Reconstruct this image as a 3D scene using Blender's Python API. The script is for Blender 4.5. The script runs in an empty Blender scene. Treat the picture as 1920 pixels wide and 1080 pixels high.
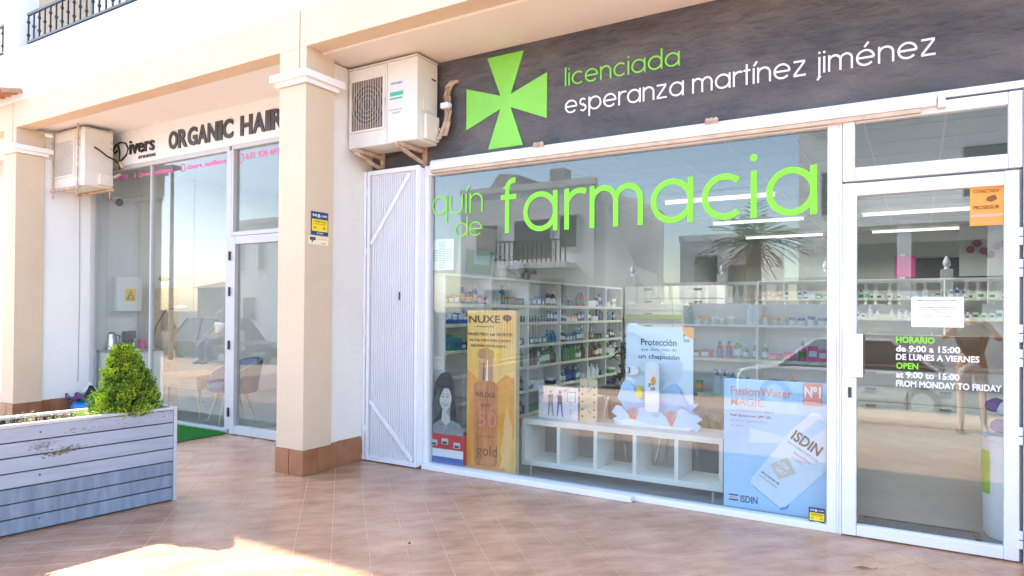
import bpy, bmesh, math, random
from mathutils import Vector, Matrix
random.seed(11)
C = bpy.context.scene.collection
PI = math.pi
sc = bpy.context.scene
# ------------------------------------------------------------ camera, light
cd = bpy.data.cameras.new('camera'); cam = bpy.data.objects.new('camera', cd); C.objects.link(cam)
cd.sensor_width = 36; cd.lens = 1263.325 / 1920 * 36; cd.shift_y = (571.125 - 540) / 1920
cd.clip_start = .05; cd.clip_end = 1500
Rr, Ru, Rf = Vector((.85724948, .51485854, .00663418)), Vector((-.00141322, -.01053167, .99994354)), Vector((-.51489934, .85721046, .00830066))
M = Matrix((Rr, Ru, -Rf)).transposed().to_4x4(); M.translation = Vector((0, -4.8, 1.412)); cam.matrix_world = M
sc.camera = cam
SUN = Vector((-1.2, .15, 1)).normalized()                # towards the sun
elev = math.asin(SUN.z); azim = math.atan2(SUN.x, SUN.y)
w = bpy.data.worlds.new('World'); sc.world = w; w.use_nodes = True
nt = w.node_tree; nt.nodes.clear()
sky = nt.nodes.new('ShaderNodeTexSky'); sky.sky_type = 'NISHITA'; sky.sun_disc = False
sky.sun_elevation = elev; sky.sun_rotation = azim; sky.air_density = 1.0; sky.dust_density = 1.1
bg = nt.nodes.new('ShaderNodeBackground'); bg.inputs[1].default_value = .15
ow = nt.nodes.new('ShaderNodeOutputWorld'); nt.links.new(sky.outputs[0], bg.inputs[0]); nt.links.new(bg.outputs[0], ow.inputs[0])
sl = bpy.data.lights.new('sun', 'SUN'); sl.energy = 4.2; sl.angle = math.radians(.5); sl.color = (1, .95, .87)
so = bpy.data.objects.new('sun', sl); C.objects.link(so); so.rotation_euler = SUN.to_track_quat('Z', 'Y').to_euler()
sc.view_settings.view_transform = 'Standard'; sc.view_settings.look = 'None'; sc.view_settings.gamma = 1
sc.view_settings.use_curve_mapping = False; sc.view_settings.exposure = 2.5

# ------------------------------------------------------------ materials
MATS = {}
def mat(name, col, rough=.6, var=0.0, vs=3.0, bump=0.0, bs=40.0, metal=0.0, spec=.5, col2=None, stretch=None, detail=4, rnd=0.0, emit=0.0, bd=.01, rot=None):
    if name in MATS: return MATS[name]
    m = bpy.data.materials.new(name); m.use_nodes = True; n = m.node_tree; N = n.nodes; L = n.links
    b = N['Principled BSDF']; b.inputs['Roughness'].default_value = rough; b.inputs['Metallic'].default_value = metal
    b.inputs['Specular IOR Level'].default_value = spec
    c = tuple(col) + (1,); b.inputs['Base Color'].default_value = c
    if var or col2 or bump or rnd:
        tc = N.new('ShaderNodeTexCoord'); mp = N.new('ShaderNodeMapping'); L.new(tc.outputs['Object'], mp.inputs[0])
        if stretch: mp.inputs['Scale'].default_value = stretch
        if rot is not None: mp.vector_type = 'TEXTURE'; mp.inputs['Rotation'].default_value = (0, 0, rot)
    last = None
    if var or col2:
        no = N.new('ShaderNodeTexNoise'); no.inputs['Scale'].default_value = vs; no.inputs['Detail'].default_value = detail; no.inputs['Roughness'].default_value = .62
        L.new(mp.outputs[0], no.inputs[0])
        r = N.new('ShaderNodeValToRGB'); r.color_ramp.elements[0].position = .34; r.color_ramp.elements[1].position = .68
        c2 = col2 if col2 else tuple(min(1, x * (1 - var)) for x in col)
        c1 = col if col2 else tuple(min(1, x * (1 + var * .5)) for x in col)
        r.color_ramp.elements[0].color = tuple(c2) + (1,); r.color_ramp.elements[1].color = tuple(c1) + (1,)
        L.new(no.outputs[0], r.inputs[0]); last = r.outputs[0]
    if rnd:
        oi = N.new('ShaderNodeObjectInfo'); mr = N.new('ShaderNodeMapRange'); mr.inputs['To Min'].default_value = 1 - rnd; mr.inputs['To Max'].default_value = 1 + rnd * .6
        L.new(oi.outputs['Random'], mr.inputs[0])
        hs = N.new('ShaderNodeHueSaturation'); L.new(mr.outputs[0], hs.inputs['Value'])
        if last: L.new(last, hs.inputs['Color'])
        else: hs.inputs['Color'].default_value = c
        last = hs.outputs[0]
    if last: L.new(last, b.inputs['Base Color'])
    if bump:
        n2 = N.new('ShaderNodeTexNoise'); n2.inputs['Scale'].default_value = bs; n2.inputs['Detail'].default_value = 6; L.new(mp.outputs[0], n2.inputs[0])
        bp = N.new('ShaderNodeBump'); bp.inputs['Strength'].default_value = bump; bp.inputs['Distance'].default_value = bd
        L.new(n2.outputs[0], bp.inputs['Height']); L.new(bp.outputs[0], b.inputs['Normal'])
    if emit: b.inputs['Emission Color'].default_value = c; b.inputs['Emission Strength'].default_value = emit
    MATS[name] = m; return m
tan = mat('tan_stucco', (.69, .54, .385), .9, .07, .9, .55, 95, detail=8)
cream = mat('white_stucco', (.80, .755, .685), .9, .07, .9, .55, 95, detail=8)
whitew = mat('white_wall', (.84, .825, .80), .9, .04, .8, .4, 95, detail=8)
soffm = mat('soffit_paint', (.78, .70, .62), .9, .04, .7, .2, 60)
capm = mat('white_moulding', (.85, .84, .82), .7, .03, 4)
pvc = mat('white_frame', (.83, .84, .87), .35, .03, 2)
alu = mat('pale_aluminium', (.50, .51, .51), .4, .05, 3)
gatem = mat('white_gate_paint', (.82, .83, .85), .45, .03, 2)
slate = mat('slate_render', (.125, .112, .108), .5, 0, 2.0, 1.0, 6.0, col2=(.048, .047, .056), stretch=(.8, 1, 1.7), detail=9, bd=.05)
green = mat('sign_green', (.22, .62, .07), .5, .10, 2)
vinylg = mat('vinyl_green', (.22, .74, .03), .5)
vinylw = mat('vinyl_white', (.88, .88, .88), .5)
black = mat('black_plastic', (.02, .02, .022), .45)
dark = mat('dark_grey', (.06, .06, .065), .5, .2, 8)
grey = mat('mid_grey', (.3, .3, .31), .6, .1, 4)
lgrey = mat('light_grey', (.6, .6, .6), .6, .06, 3)
chrome = mat('chrome', (.75, .75, .76), .15, metal=1)
paper = mat('paper_white', (.84, .85, .88), .6)
acm = mat('aged_white_casing', (.74, .70, .63), .5, .07, 3, .05, 30)
rust = mat('rusty_steel', (.42, .22, .10), .8, 0, 14, .3, 60, col2=(.62, .50, .38))
pipem = mat('pipe_insulation', (.55, .40, .28), .8, .2, 18, .4, 60)
tilem = mat('terracotta_tile', (.56, .34, .215), .26, 0, 2.6, .35, 9, col2=(.36, .175, .095), stretch=(.95, .42, 1), detail=9, rnd=.025, spec=.55, rot=math.radians(45))
groutm = mat('pale_grout', (.55, .38, .27), .9, .1, 20)
plinthm = mat('plinth_tile', (.40, .17, .075), .4, 0, 6, .2, 20, col2=(.27, .10, .045), detail=8, rnd=.12)
wood_b = mat('painted_board', (.35, .385, .455), .6, .10, 5, .12, 30, stretch=(3, .5, 6), rnd=.03)
wood_d = mat('darker_board', (.22, .265, .345), .6, .25, 6, .15, 30, stretch=(3, 3, .6), rnd=.06)
capmet = mat('zinc_edge', (.50, .50, .54), .45, .1, 6)
wood = mat('beech_wood', (.62, .45, .29), .5, .15, 4, .1, 20, stretch=(1, 6, 6))
wood2 = mat('pale_wood', (.72, .57, .38), .5, .1, 5)
soil = mat('dry_soil', (.20, .15, .11), .95, .4, 25, .8, 50)
asphalt = mat('asphalt', (.06, .06, .06), .85, .2, 2, .4, 200)
conc = mat('concrete', (.20, .19, .175), .9, .15, 1.5, .3, 60)
earth = mat('dry_ground', (.20, .17, .12), .95, .25, .3)
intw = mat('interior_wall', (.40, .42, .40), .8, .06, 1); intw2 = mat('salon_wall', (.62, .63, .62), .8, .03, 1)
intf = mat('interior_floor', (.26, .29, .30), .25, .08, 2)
shelfm = mat('shelf_white', (.80, .80, .76), .5)
redm = mat('red_print', (.55, .03, .04), .5); pinkm = mat('pink_print', (.80, .10, .36), .5)
bluem = mat('blue_print', (.05, .14, .45), .5); lblue = mat('pale_blue_print', (.42, .68, .92), .45, .06, 3)
skyb = mat('sky_blue_print', (.30, .55, .86), .45, .1, 3); whiteb = mat('ice_blue_print', (.70, .82, .93), .45)
orange = mat('orange_print', (.90, .36, .06), .5); yellow = mat('yellow_print', (.88, .66, .02), .5)
gold = mat('gold_print', (.86, .42, .06), .4, 0, 2.2, col2=(.90, .66, .25), stretch=(3, 1, 1))
amber = mat('amber_print', (.50, .14, .03), .35, 0, 5, col2=(.78, .33, .11), stretch=(4, 1, .6)); brown = mat('brown_print', (.22, .09, .03), .5)
purple = mat('purple_print', (.16, .06, .35), .5); teal = mat('teal_print', (.05, .3, .28), .5); greenp = mat('green_print', (.08, .3, .07), .5)
coral = mat('coral_print', (.80, .28, .22), .5); salmon = mat('salmon_print', (.85, .42, .36), .5)
navy = mat('navy_print', (.02, .05, .14), .5); skin = mat('skin', (.52, .30, .20), .55, .05, 6); hairm = mat('dark_hair', (.02, .014, .01), .6, .3, 60)
fabric = mat('grey_blue_fabric', (.14, .19, .27), .9, .08, 30, .3, 200)

def glass_mat(name, tint, ior):
    m = bpy.data.materials.new(name); m.use_nodes = True; n = m.node_tree; n.nodes.clear(); N = n.nodes
    o = N.new('ShaderNodeOutputMaterial'); mx = N.new('ShaderNodeMixShader'); lw = N.new('ShaderNodeLayerWeight'); lw.inputs[0].default_value = .5; pw = N.new('ShaderNodeMath'); pw.operation = 'POWER'; pw.inputs[1].default_value = 5; fr = N.new('ShaderNodeMath'); fr.operation = 'MULTIPLY_ADD'; fr.inputs[1].default_value = 1 - ior; fr.inputs[2].default_value = ior; n.links.new(lw.outputs['Facing'], pw.inputs[0]); n.links.new(pw.outputs[0], fr.inputs[0])
    t = N.new('ShaderNodeBsdfTransparent'); t.inputs[0].default_value = tint + (1,); g = N.new('ShaderNodeBsdfGlossy'); g.inputs['Roughness'].default_value = 0.0
    n.links.new(fr.outputs[0], mx.inputs[0]); n.links.new(t.outputs[0], mx.inputs[1]); n.links.new(g.outputs[0], mx.inputs[2]); n.links.new(mx.outputs[0], o.inputs[0])
    return m
glass = glass_mat('shop_glass', (.94, .97, .96), .082)
glass2 = glass_mat('coated_glass', (.92, .95, .95), .065)
pane_dark = mat('house_window_glass', (.03, .04, .05), .06, spec=.8)

# ------------------------------------------------------------ mesh helpers
class MB:
    def __init__(s): s.v = []; s.f = []; s.m = []
    def add(s, vs, fs, m=0):
        b = len(s.v); s.v += [tuple(p) for p in vs]; s.f += [tuple(b + i for i in f) for f in fs]; s.m += [m] * len(fs); return s
    def box(s, x0, x1, y0, y1, z0, z1, m=0):
        vs = [(x, y, z) for z in (z0, z1) for y in (y0, y1) for x in (x0, x1)]
        return s.add(vs, [(0, 2, 3, 1), (4, 5, 7, 6), (0, 1, 5, 4), (2, 6, 7, 3), (0, 4, 6, 2), (1, 3, 7, 5)], m)
    def obox(s, c, ax, ay, az, m=0):      # oriented box: centre and three half vectors
        c, ax, ay, az = map(Vector, (c, ax, ay, az))
        vs = [c + i * ax + j * ay + k * az for k in (-1, 1) for j in (-1, 1) for i in (-1, 1)]
        return s.add(vs, [(0, 2, 3, 1), (4, 5, 7, 6), (0, 1, 5, 4), (2, 6, 7, 3), (0, 4, 6, 2), (1, 3, 7, 5)], m)
    def prism(s, pts, a, b, axis='y', m=0):   # polygon (u,v) extruded from a to b along axis
        n = len(pts)
        def P(u, v, t): return (u, t, v) if axis == 'y' else ((t, u, v) if axis == 'x' else (u, v, t))
        vs = [P(u, v, a) for u, v in pts] + [P(u, v, b) for u, v in pts]
        fs = [tuple(range(n)), tuple(range(2 * n - 1, n - 1, -1))] + [(i, (i + 1) % n, n + (i + 1) % n, n + i) for i in range(n)]
        return s.add(vs, fs, m)
    def tube(s, path, r, n=8, m=0, caps=True):
        path = [Vector(p) for p in path]; rings = []
        rr = r if isinstance(r, (list, tuple)) else [r] * len(path)
        for i, p in enumerate(path):
            d = (path[min(i + 1, len(path) - 1)] - path[max(i - 1, 0)]).normalized()
            a = d.cross(Vector((0, 0, 1)));
            if a.length < .05: a = d.cross(Vector((0, 1, 0)))
            a.normalize(); b = d.cross(a)
            rings.append([p + rr[i] * (math.cos(2 * PI * k / n) * a + math.sin(2 * PI * k / n) * b) for k in range(n)])
        vs = [q for R in rings for q in R]; fs = []
        for i in range(len(path) - 1):
            for k in range(n): fs.append((i * n + k, i * n + (k + 1) % n, (i + 1) * n + (k + 1) % n, (i + 1) * n + k))
        if caps: fs += [tuple(range(n)), tuple(range((len(path) - 1) * n, len(path) * n))]
        return s.add(vs, fs, m)
    def lathe(s, prof, c=(0, 0, 0), n=16, m=0, ms=None):
        vs = []; fs = []; mm = []
        for r, z in prof: vs += [(c[0] + r * math.cos(2 * PI * k / n), c[1] + r * math.sin(2 * PI * k / n), c[2] + z) for k in range(n)]
        for i in range(len(prof) - 1):
            for k in range(n): fs.append((i * n + k, i * n + (k + 1) % n, (i + 1) * n + (k + 1) % n, (i + 1) * n + k)); mm.append(ms[i] if ms else m)
        fs += [tuple(range(n - 1, -1, -1)), tuple(range((len(prof) - 1) * n, len(prof) * n))]; mm += [ms[0] if ms else m, ms[-1] if ms else m]
        b = len(s.v); s.v += vs; s.f += [tuple(b + i for i in f) for f in fs]; s.m += mm; return s
    def ball(s, c, rx, ry, rz, n=10, m=0):
        prof = [(math.sin(PI * i / n) * 1.0, -math.cos(PI * i / n)) for i in range(n + 1)]
        prof[0] = (.02, -1); prof[-1] = (.02, 1); k2 = 2 * n; vs = []
        for r, z in prof: vs += [(c[0] + rx * r * math.cos(2 * PI * k / k2), c[1] + ry * r * math.sin(2 * PI * k / k2), c[2] + rz * z) for k in range(k2)]
        fs = [(i * k2 + k, i * k2 + (k + 1) % k2, (i + 1) * k2 + (k + 1) % k2, (i + 1) * k2 + k) for i in range(n) for k in range(k2)]
        fs += [tuple(range(k2 - 1, -1, -1)), tuple(range(n * k2, (n + 1) * k2))]
        return s.add(vs, fs, m)
    def mesh(s, name, mats, off=(0, 0, 0), smooth=False):
        me = bpy.data.meshes.new(name); ox, oy, oz = off
        me.from_pydata([(x - ox, y - oy, z - oz) for x, y, z in s.v], [], s.f)
        if not isinstance(mats, (list, tuple)): mats = [mats]
        for m in mats: me.materials.append(m)
        me.polygons.foreach_set('material_index', s.m)
        bm = bmesh.new(); bm.from_mesh(me); bmesh.ops.recalc_face_normals(bm, faces=bm.faces); bm.to_mesh(me); bm.free()
        if smooth:
            me.polygons.foreach_set('use_smooth', [True] * len(me.polygons))
            try: me.set_sharp_from_angle(angle=math.radians(40))
            except Exception: pass
        return me
def wloc(o):
    l = Vector(o.location)
    while o.parent: o = o.parent; l += Vector(o.location)
    return l
def part(name, mb, mats, parent, smooth=False, bevel=0, label=None):
    me = mb.mesh(name, mats, wloc(parent) if parent else (0, 0, 0), smooth)
    o = bpy.data.objects.new(name, me); C.objects.link(o); o.parent = parent
    if bevel:
        b = o.modifiers.new('bevel', 'BEVEL'); b.width = bevel; b.segments = 2; b.limit_method = 'ANGLE'
    if label: o['label'] = label
    return o
def tag(o, label, cat, group=None):
    o['label'] = label; o['category'] = cat
    if group: o['group'] = group
    return o
def thing(name, loc, label, cat, group=None):
    o = bpy.data.objects.new(name, None); C.objects.link(o); o.location = loc; o.empty_display_size = .1
    return tag(o, label, cat, group)
def solo(name, mb, mats, loc, label, cat, group=None, smooth=False, bevel=0):
    me = mb.mesh(name, mats, loc, smooth); o = bpy.data.objects.new(name, me); C.objects.link(o); o.location = loc
    if bevel:
        b = o.modifiers.new('bevel', 'BEVEL'); b.width = bevel; b.segments = 2; b.limit_method = 'ANGLE'
    return tag(o, label, cat, group)
def struct(name, mb, mats, bevel=0):
    o = part(name, mb, mats, None, bevel=bevel); o['kind'] = 'structure'; return o
def copy_tree(o, parent=None):
    c = o.copy(); C.objects.link(c); c.parent = parent
    for ch in list(o.children): copy_tree(ch, c)
    return c
def text_mesh(s, u0, u1, v0, v1, plane, pos, m, parent, bold=0.0, ext=.0008, name='lettering'):
    cu = bpy.data.curves.new('t', 'FONT'); cu.body = s; cu.size = 1; cu.offset = bold; cu.extrude = .01; cu.resolution_u = 3
    ob = bpy.data.objects.new('t', cu); C.objects.link(ob); dg = bpy.context.evaluated_depsgraph_get(); dg.update()
    me = bpy.data.meshes.new_from_object(ob.evaluated_get(dg)); bpy.data.objects.remove(ob)
    xs = [v.co.x for v in me.vertices]; ys = [v.co.y for v in me.vertices]; xa, xb, ya, yb = min(xs), max(xs), min(ys), max(ys)
    W = wloc(parent)
    for v in me.vertices:
        u = u0 + (v.co.x - xa) / (xb - xa) * (u1 - u0); q = v0 + (v.co.y - ya) / (yb - ya) * (v1 - v0); t = (v.co.z + .01) / .02 * ext
        p = Vector((u, pos - t, q)) if plane == 'y' else Vector((pos + t, u, q)); v.co = p - W
    me.materials.clear(); me.materials.append(m)
    bm = bmesh.new(); bm.from_mesh(me); bmesh.ops.recalc_face_normals(bm, faces=bm.faces); bm.to_mesh(me); bm.free()
    o = bpy.data.objects.new(name, me); C.objects.link(o); o.parent = parent; return o

# ------------------------------------------------------------ geometric stroke alphabet (x-height 1)
def arc(cx, cy, r, a0, a1, n=28): return [(cx + r * math.cos(math.radians(a0 + (a1 - a0) * i / n)), cy + r * math.sin(math.radians(a0 + (a1 - a0) * i / n))) for i in range(n + 1)]
def glyph(ch, w):
    h = w / 2; R = .5 - h; ring = ('o', arc(.5, .5, R, 0, 360, 40)[:-1]); A = 1.42
    def L(*p): return ('l', list(p))
    if ch == 'a': return [ring, L((1 - h, 0), (1 - h, 1))], 1.0
    if ch == 'd': return [ring, L((1 - h, 0), (1 - h, A))], 1.0
    if ch == 'q': return [ring, L((1 - h, -.42), (1 - h, 1))], 1.0
    if ch == 'p': return [ring, L((h, -.42), (h, 1))], 1.0
    if ch == 'c': return [L(*arc(.5, .5, R, 48, 312))], .86
    if ch in 'eé':
        g = [L(*arc(.5, .5, R, 0, 318)), L((w, .5), (1 - h, .5))]
        if ch == 'é': g.append(L((.45, 1.14), (.66, 1.42)))
        return g, 1.0
    if ch in 'lI': return [L((h, 0), (h, A))], w
    if ch in 'ií':
        g = [L((h, 0), (h, 1))]
        g.append(('o', arc(h, 1.27, w * .3, 0, 360, 14)[:-1]) if ch == 'i' else L((h, 1.14), (h + .2, 1.42)))
        return g, w
    if ch == 'j': return [L(*([(h + .12, 1), (h + .12, -.22)] + arc(h - .05, -.22, .17, 0, -80, 8))), ('o', arc(h + .12, 1.27, w * .3, 0, 360, 14)[:-1])], w + .12
    if ch == 'n': r = .36; return [L((h, 0), (h, 1)), L(*([(h + 2 * r, 0)] + arc(h + r, 1 - h - r, r, 0, 165, 18)))], w + 2 * r
    if ch == 'u': r = .36; return [L(*([(h, 1)] + arc(h + r, h + r, r, 180, 360, 18) + [(h + 2 * r, 1)]))], w + 2 * r
    if ch == 'm':
        r = .31; return [L((h, 0), (h, 1)), L(*([(h + 2 * r, 0)] + arc(h + r, 1 - h - r, r, 0, 165, 16))), L(*([(h + 4 * r, 0)] + arc(h + 3 * r, 1 - h - r, r, 0, 165, 16)))], w + 4 * r
    if ch == 'r': return [L((h, 0), (h, 1)), L(*arc(h + .36, 1 - h - .36, .36, 62, 160, 10))], .5
    if ch == 's': return [L(*(arc(.3, .75 - h / 2, .25 - h / 2, 40, 270, 14) + arc(.3, .25 + h / 2, .25 - h / 2, 90, -140, 14)))], .6
    if ch == 't': return [L((.2, 0), (.2, 1.35)), L((0, 1 - h), (.42, 1 - h))], .42
    if ch == 'f': return [L(*([(.2, 0)] + [(.2, A - h - .2)] + arc(.4, A - h - .2, .2, 180, 75, 8))), L((0, 1 - h), (.48, 1 - h))], .5
    if ch == 'z': return [L((.02, 1 - h), (.68, 1 - h)), L((.64, 1 - w), (.06, w)), L((.02, h), (.72, h))], .74
    return [], .42
def stroke_word(word, x0, x1, z0, xh, wr, ypos, thick, m, parent, name='letter', gap=.16):
    tot = 0; gl = []
    for ch in word:
        g, wd = glyph(ch, wr); gl.append((g, tot)); tot += wd + (gap if ch != ' ' else 0)
    tot -= gap; sx = (x1 - x0) / tot
    for g, ox in gl:
        if not g: continue
        mb = MB()
        for k, (kind, pts) in enumerate(g):
            n = len(pts); left = []; right = []; hw = wr / 2
            for i in range(n):
                p = Vector(pts[i])
                a = Vector(pts[(i - 1) % n]) if (kind == 'o' or i > 0) else None; b = Vector(pts[(i + 1) % n]) if (kind == 'o' or i < n - 1) else None
                d1 = (p - a).normalized() if a else (b - p).normalized(); d2 = (b - p).normalized() if b else d1
                t = (d1 + d2).normalized(); nn = Vector((-t.y, t.x)); q = hw / max(.4, nn.dot(Vector((-d1.y, d1.x))))
                if kind == 'o' and len(pts) < 20: q = hw * .6
                left.append(p + nn * q); right.append(p - nn * q)
            def T(q, y): return (x0 + (ox + q.x) * sx, y, z0 + q.y * xh)
            yf = ypos - thick - k * .0004; yb = ypos
            vs = [T(q, yf) for q in left] + [T(q, yf) for q in right] + [T(q, yb) for q in left] + [T(q, yb) for q in right]; fs = []
            rng = range(n) if kind == 'o' else range(n - 1)
            for i in rng:
                j = (i + 1) % n
                fs += [(i, j, n + j, n + i), (2 * n + i, 3 * n + i, 3 * n + j, 2 * n + j), (i, 2 * n + i, 2 * n + j, j), (n + i, n + j, 3 * n + j, 3 * n + i)]
            if kind == 'o' and len(pts) < 20: vs = [T(q, yf) for q in left] + [T(q, yf) for q in [Vector(p) for p in pts]]; c = (sum(p[0] for p in pts) / n, sum(p[1] for p in pts) / n); vs = [T(Vector((c[0] + math.cos(2 * PI * i / n) * wr * .62 * (xh / sx if False else 1), c[1] + math.sin(2 * PI * i / n) * wr * .62)), yf) for i in range(n)]; fs = [tuple(range(n))]; vs += [(x, yb, z) for x, y, z in vs]; fs += [tuple(range(2 * n - 1, n - 1, -1))] + [(i, (i + 1) % n, n + (i + 1) % n, n + i) for i in range(n)]
            if kind == 'l': fs += [(0, n, 3 * n, 2 * n), (n - 1, 3 * n - 1, 4 * n - 1, 2 * n - 1)]
            mb.add(vs, fs)
        part(name, mb, m, parent)

# ============================================================ ground and street
g = struct('ground', MB().box(-400, 400, -400, 400, -1.4, -.76), earth)
struct('road', MB().box(-90, 90, -16.0, -6.6, -.75, -.60), asphalt)
mk = MB()
for i in range(-9, 10): mk.box(i * 4.5, i * 4.5 + 2.2, -11.46, -11.34, -.60, -.596)
struct('road_marking', mk, vinylw)
struct('kerb', MB().box(-90, 90, -6.6, -6.42, -.75, .0), conc)
struct('far_pavement', MB().box(-90, 90, -19.4, -16.0, -.75, -.46), conc)
pav = struct('pavement', MB().box(-90, 90, -6.42, .12, -.25, -.0016), groutm)
# tiles laid at 45 degrees; line family positions c0 + k*pitch in u=(x+y)/sqrt2 and v=(x-y)/sqrt2
P_ = .2155; U0 = -3.023; S2 = math.sqrt(2)
def tile_verts(mb, uc, vc, j=0.0):
    a = P_ / 2 - .0016; q = []
    for du, dv in ((-a, -a), (a, -a), (a, a), (-a, a)):
        u, v = uc + du, vc + dv; q.append(((u + v) / S2, (u - v) / S2))
    z = random.uniform(-.0002, .0002)
    b = .0025; inn = []
    for du, dv in ((-a + b, -a + b), (a - b, -a + b), (a - b, a - b), (-a + b, a - b)):
        u, v = uc + du, vc + dv; inn.append(((u + v) / S2, (u - v) / S2))
    vs = [(x, y, -.0045) for x, y in q] + [(x, y, -.0012 + z) for x, y in q] + [(x, y, z) for x, y in inn]
    fs = [(i, (i + 1) % 4, 4 + (i + 1) % 4, 4 + i) for i in range(4)] + [(4 + i, 4 + (i + 1) % 4, 8 + (i + 1) % 4, 8 + i) for i in range(4)] + [(8, 9, 10, 11)]
    mb.add(vs, fs)
def inview(x, y):
    if not (-.02 > y > -4.4): return False
    d = Vector((x, y + 4.8, -1.412)); z = d.dot(Rf)
    if z < .2: return False
    px = d.dot(Rr) / z * 1263 + 960; py = -d.dot(Ru) / z * 1263 + 571
    return -40 < px < 1960 and py < 1120
cells = []
for i in range(-70, 40):
    for k in range(-70, 70):
        uc = U0 + (i + .5) * P_; vc = (k + .5) * P_ + .05; x, y = (uc + vc) / S2, (uc - vc) / S2
        if -12 < x < 3.2 and -5.2 < y < .05: cells.append((math.hypot(x, y + 4.8), uc, vc, x, y))
cells.sort(); near = [c for c in cells if inview(c[3], c[4]) and not (c[3] < -4.7 and c[4] < -.9)]
ids = set((c[1], c[2]) for c in near[:300])
far = MB()
tm = {}
for d, uc, vc, x, y in cells:
    if (uc, vc) in ids:
        mb = MB(); tile_verts(mb, uc, vc); o = part('tile', mb, tilem, pav)
    else: tile_verts(far, uc, vc)
o = part('tile', far, tilem, pav); o['kind'] = 'stuff'
for lx, ly, lr, lab in ((-2.62, -1.62, .008, 'tiny dark pebble lying on the tiles in front of the window'), (.02, -1.22, .007, 'tiny dark pebble on the tiles before the glass door')):
    solo('pebble', MB().ball((lx, ly, .005), lr, lr, .006, 5), dark, (lx, ly, 0), lab, 'pebble')
solo('dry_leaf', MB().add([(-.30, -.62, .003), (-.26, -.60, .012), (-.20, -.585, .004), (-.25, -.615, .006)], [(0, 1, 2, 3)]).tube([(-.20, -.585, .004), (-.18, -.58, .012)], .002, 4), brown, (-.25, -.6, 0), 'curled dry leaf lying on the tiles before the glass door', 'leaf')
# ============================================================ arcade building
bld = thing('arcade_building', (-4.6, -.84, 0), 'two-tone arcade building with tan pillars and beam under a white upper wall', 'building')
for px in (-9.705, -4.585, 1.5):
    pl = part('pillar', MB().box(px - .165, px + .165, -.84, -.52, .215, 3.32).box(px - .165, px + .165, -.84, -.52, 3.425, 3.634), tan, bld, bevel=.004)
    part('capital', MB().box(px - .19, px + .19, -.865, -.48, 3.325, 3.365).box(px - .225, px + .225, -.90, -.44, 3.365, 3.425), capm, pl, bevel=.004)
    part('pier_wall', MB().box(px - .13, px + .13, -.52, .10, .2, 3.60), cream if px > -5 else whitew, bld)
    for a, b, y0, y1 in ((px - .172, px - .004, -.847, -.68), (px + .004, px + .172, -.847, -.68), (px - .172, px - .004, -.676, -.514), (px + .004, px + .172, -.676, -.514)):
        part('plinth_tile', MB().box(a, b, y0, y1, 0, .213), plinthm, bld, bevel=.002)
    part('plinth_tile', MB().box(px + .02, px + .14, -.512, -.42, 0, .224), plinthm, bld, bevel=.002)
    part('plinth_tile', MB().box(px + .02, px + .14, -.416, -.12, 0, .228), plinthm, bld, bevel=.002)
part('beam', MB().box(-16, 4, -.84, -.66, 3.634, 3.95), tan, bld)
for jx in (-4.5, -9.63): part('expansion_joint', MB().box(jx - .003, jx + .003, -.8415, -.839, 3.425, 3.948), brown, bld)
part('soffit', MB().box(-4.62, 4, -.66, .2, 3.615, 3.64), soffm, bld, label='cream soffit over the pharmacy front')
part('soffit', MB().box(-16, -4.63, -.66, .2, 3.69, 3.72), whitew, bld, label='white soffit over the hair salon front')
# upper wall with openings
def uw(x0, x1, z0, z1): part('upper_wall', MB().box(x0, x1, -.84, -.6, z0, z1), whitew, bld)
uw(-16, 4, 3.952, 4.60); uw(-9.90, -9.55, 4.60, 7.0); uw(-16, -13.2, 4.6, 7.0); uw(-5.6, 4, 4.6, 7.0); uw(-16, 4, 7.0, 8.5)
part('added_sun_block_roof', MB().box(-16, 4, -.60, 11, 8.3, 8.5), whitew, bld)  # added out of view to block sun coming through the balcony opening
part('rear_wall', MB().box(-16, 4, .5, 11, 3.95, 8.29), whitew, bld)
part('balcony_floor', MB().box(-16, 4, -.6, .5, 4.3, 4.5), cream, bld)
for bx0, bx1 in ((-9.4, -5.75), (-13.1, -9.92)):
    r = part('balcony_railing', MB().box(bx0, bx1, -.80, -.77, 5.0, 5.03).box(bx0, bx1, -.80, -.77, 4.655, 4.68), black, bld)
    n = int((bx1 - bx0) / .135)
    for i in range(n + 1):
        x = bx0 + .01 + (bx1 - bx0 - .02) * i / n; mb = MB().box(x - .008, x + .008, -.793, -.777, 4.68, 5.0)
        for zz in ((4.84,) if i % 2 else (4.76, 4.92)): mb.ball((x, -.785, zz), .02, .02, .024, 5)
        part('baluster', mb, black, r)
    part('window_blind', MB().box(bx0 + .7, bx1 - .5, .46, .49, 4.5, 6.7), mat('tan_blind', (.45, .36, .27), .8, .15, 3, stretch=(1, 1, 12)), bld)
for i in range(6):
    x = -9.45 - i * .16; mb = MB()
    for k in range(7):
        a0, a1 = PI * k / 7, PI * (k + 1) / 7
        mb.add([(x + .08 * math.cos(a), yy, 4.03 + .07 * math.sin(a) - (0 if yy > -1 else .05) + o_) for a in (a0, a1) for yy in (-.845, -1.06) for o_ in (0,)] + [(x + .065 * math.cos(a), yy, 4.03 + .055 * math.sin(a) - (0 if yy > -1 else .05)) for a in (a0, a1) for yy in (-.845, -1.06)], [(0, 1, 3, 2), (4, 6, 7, 5), (1, 5, 7, 3)])
    part('roof_tile', mb, mat('clay_roof_tile', (.52, .30, .17), .85, .3, 12), bld)

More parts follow.
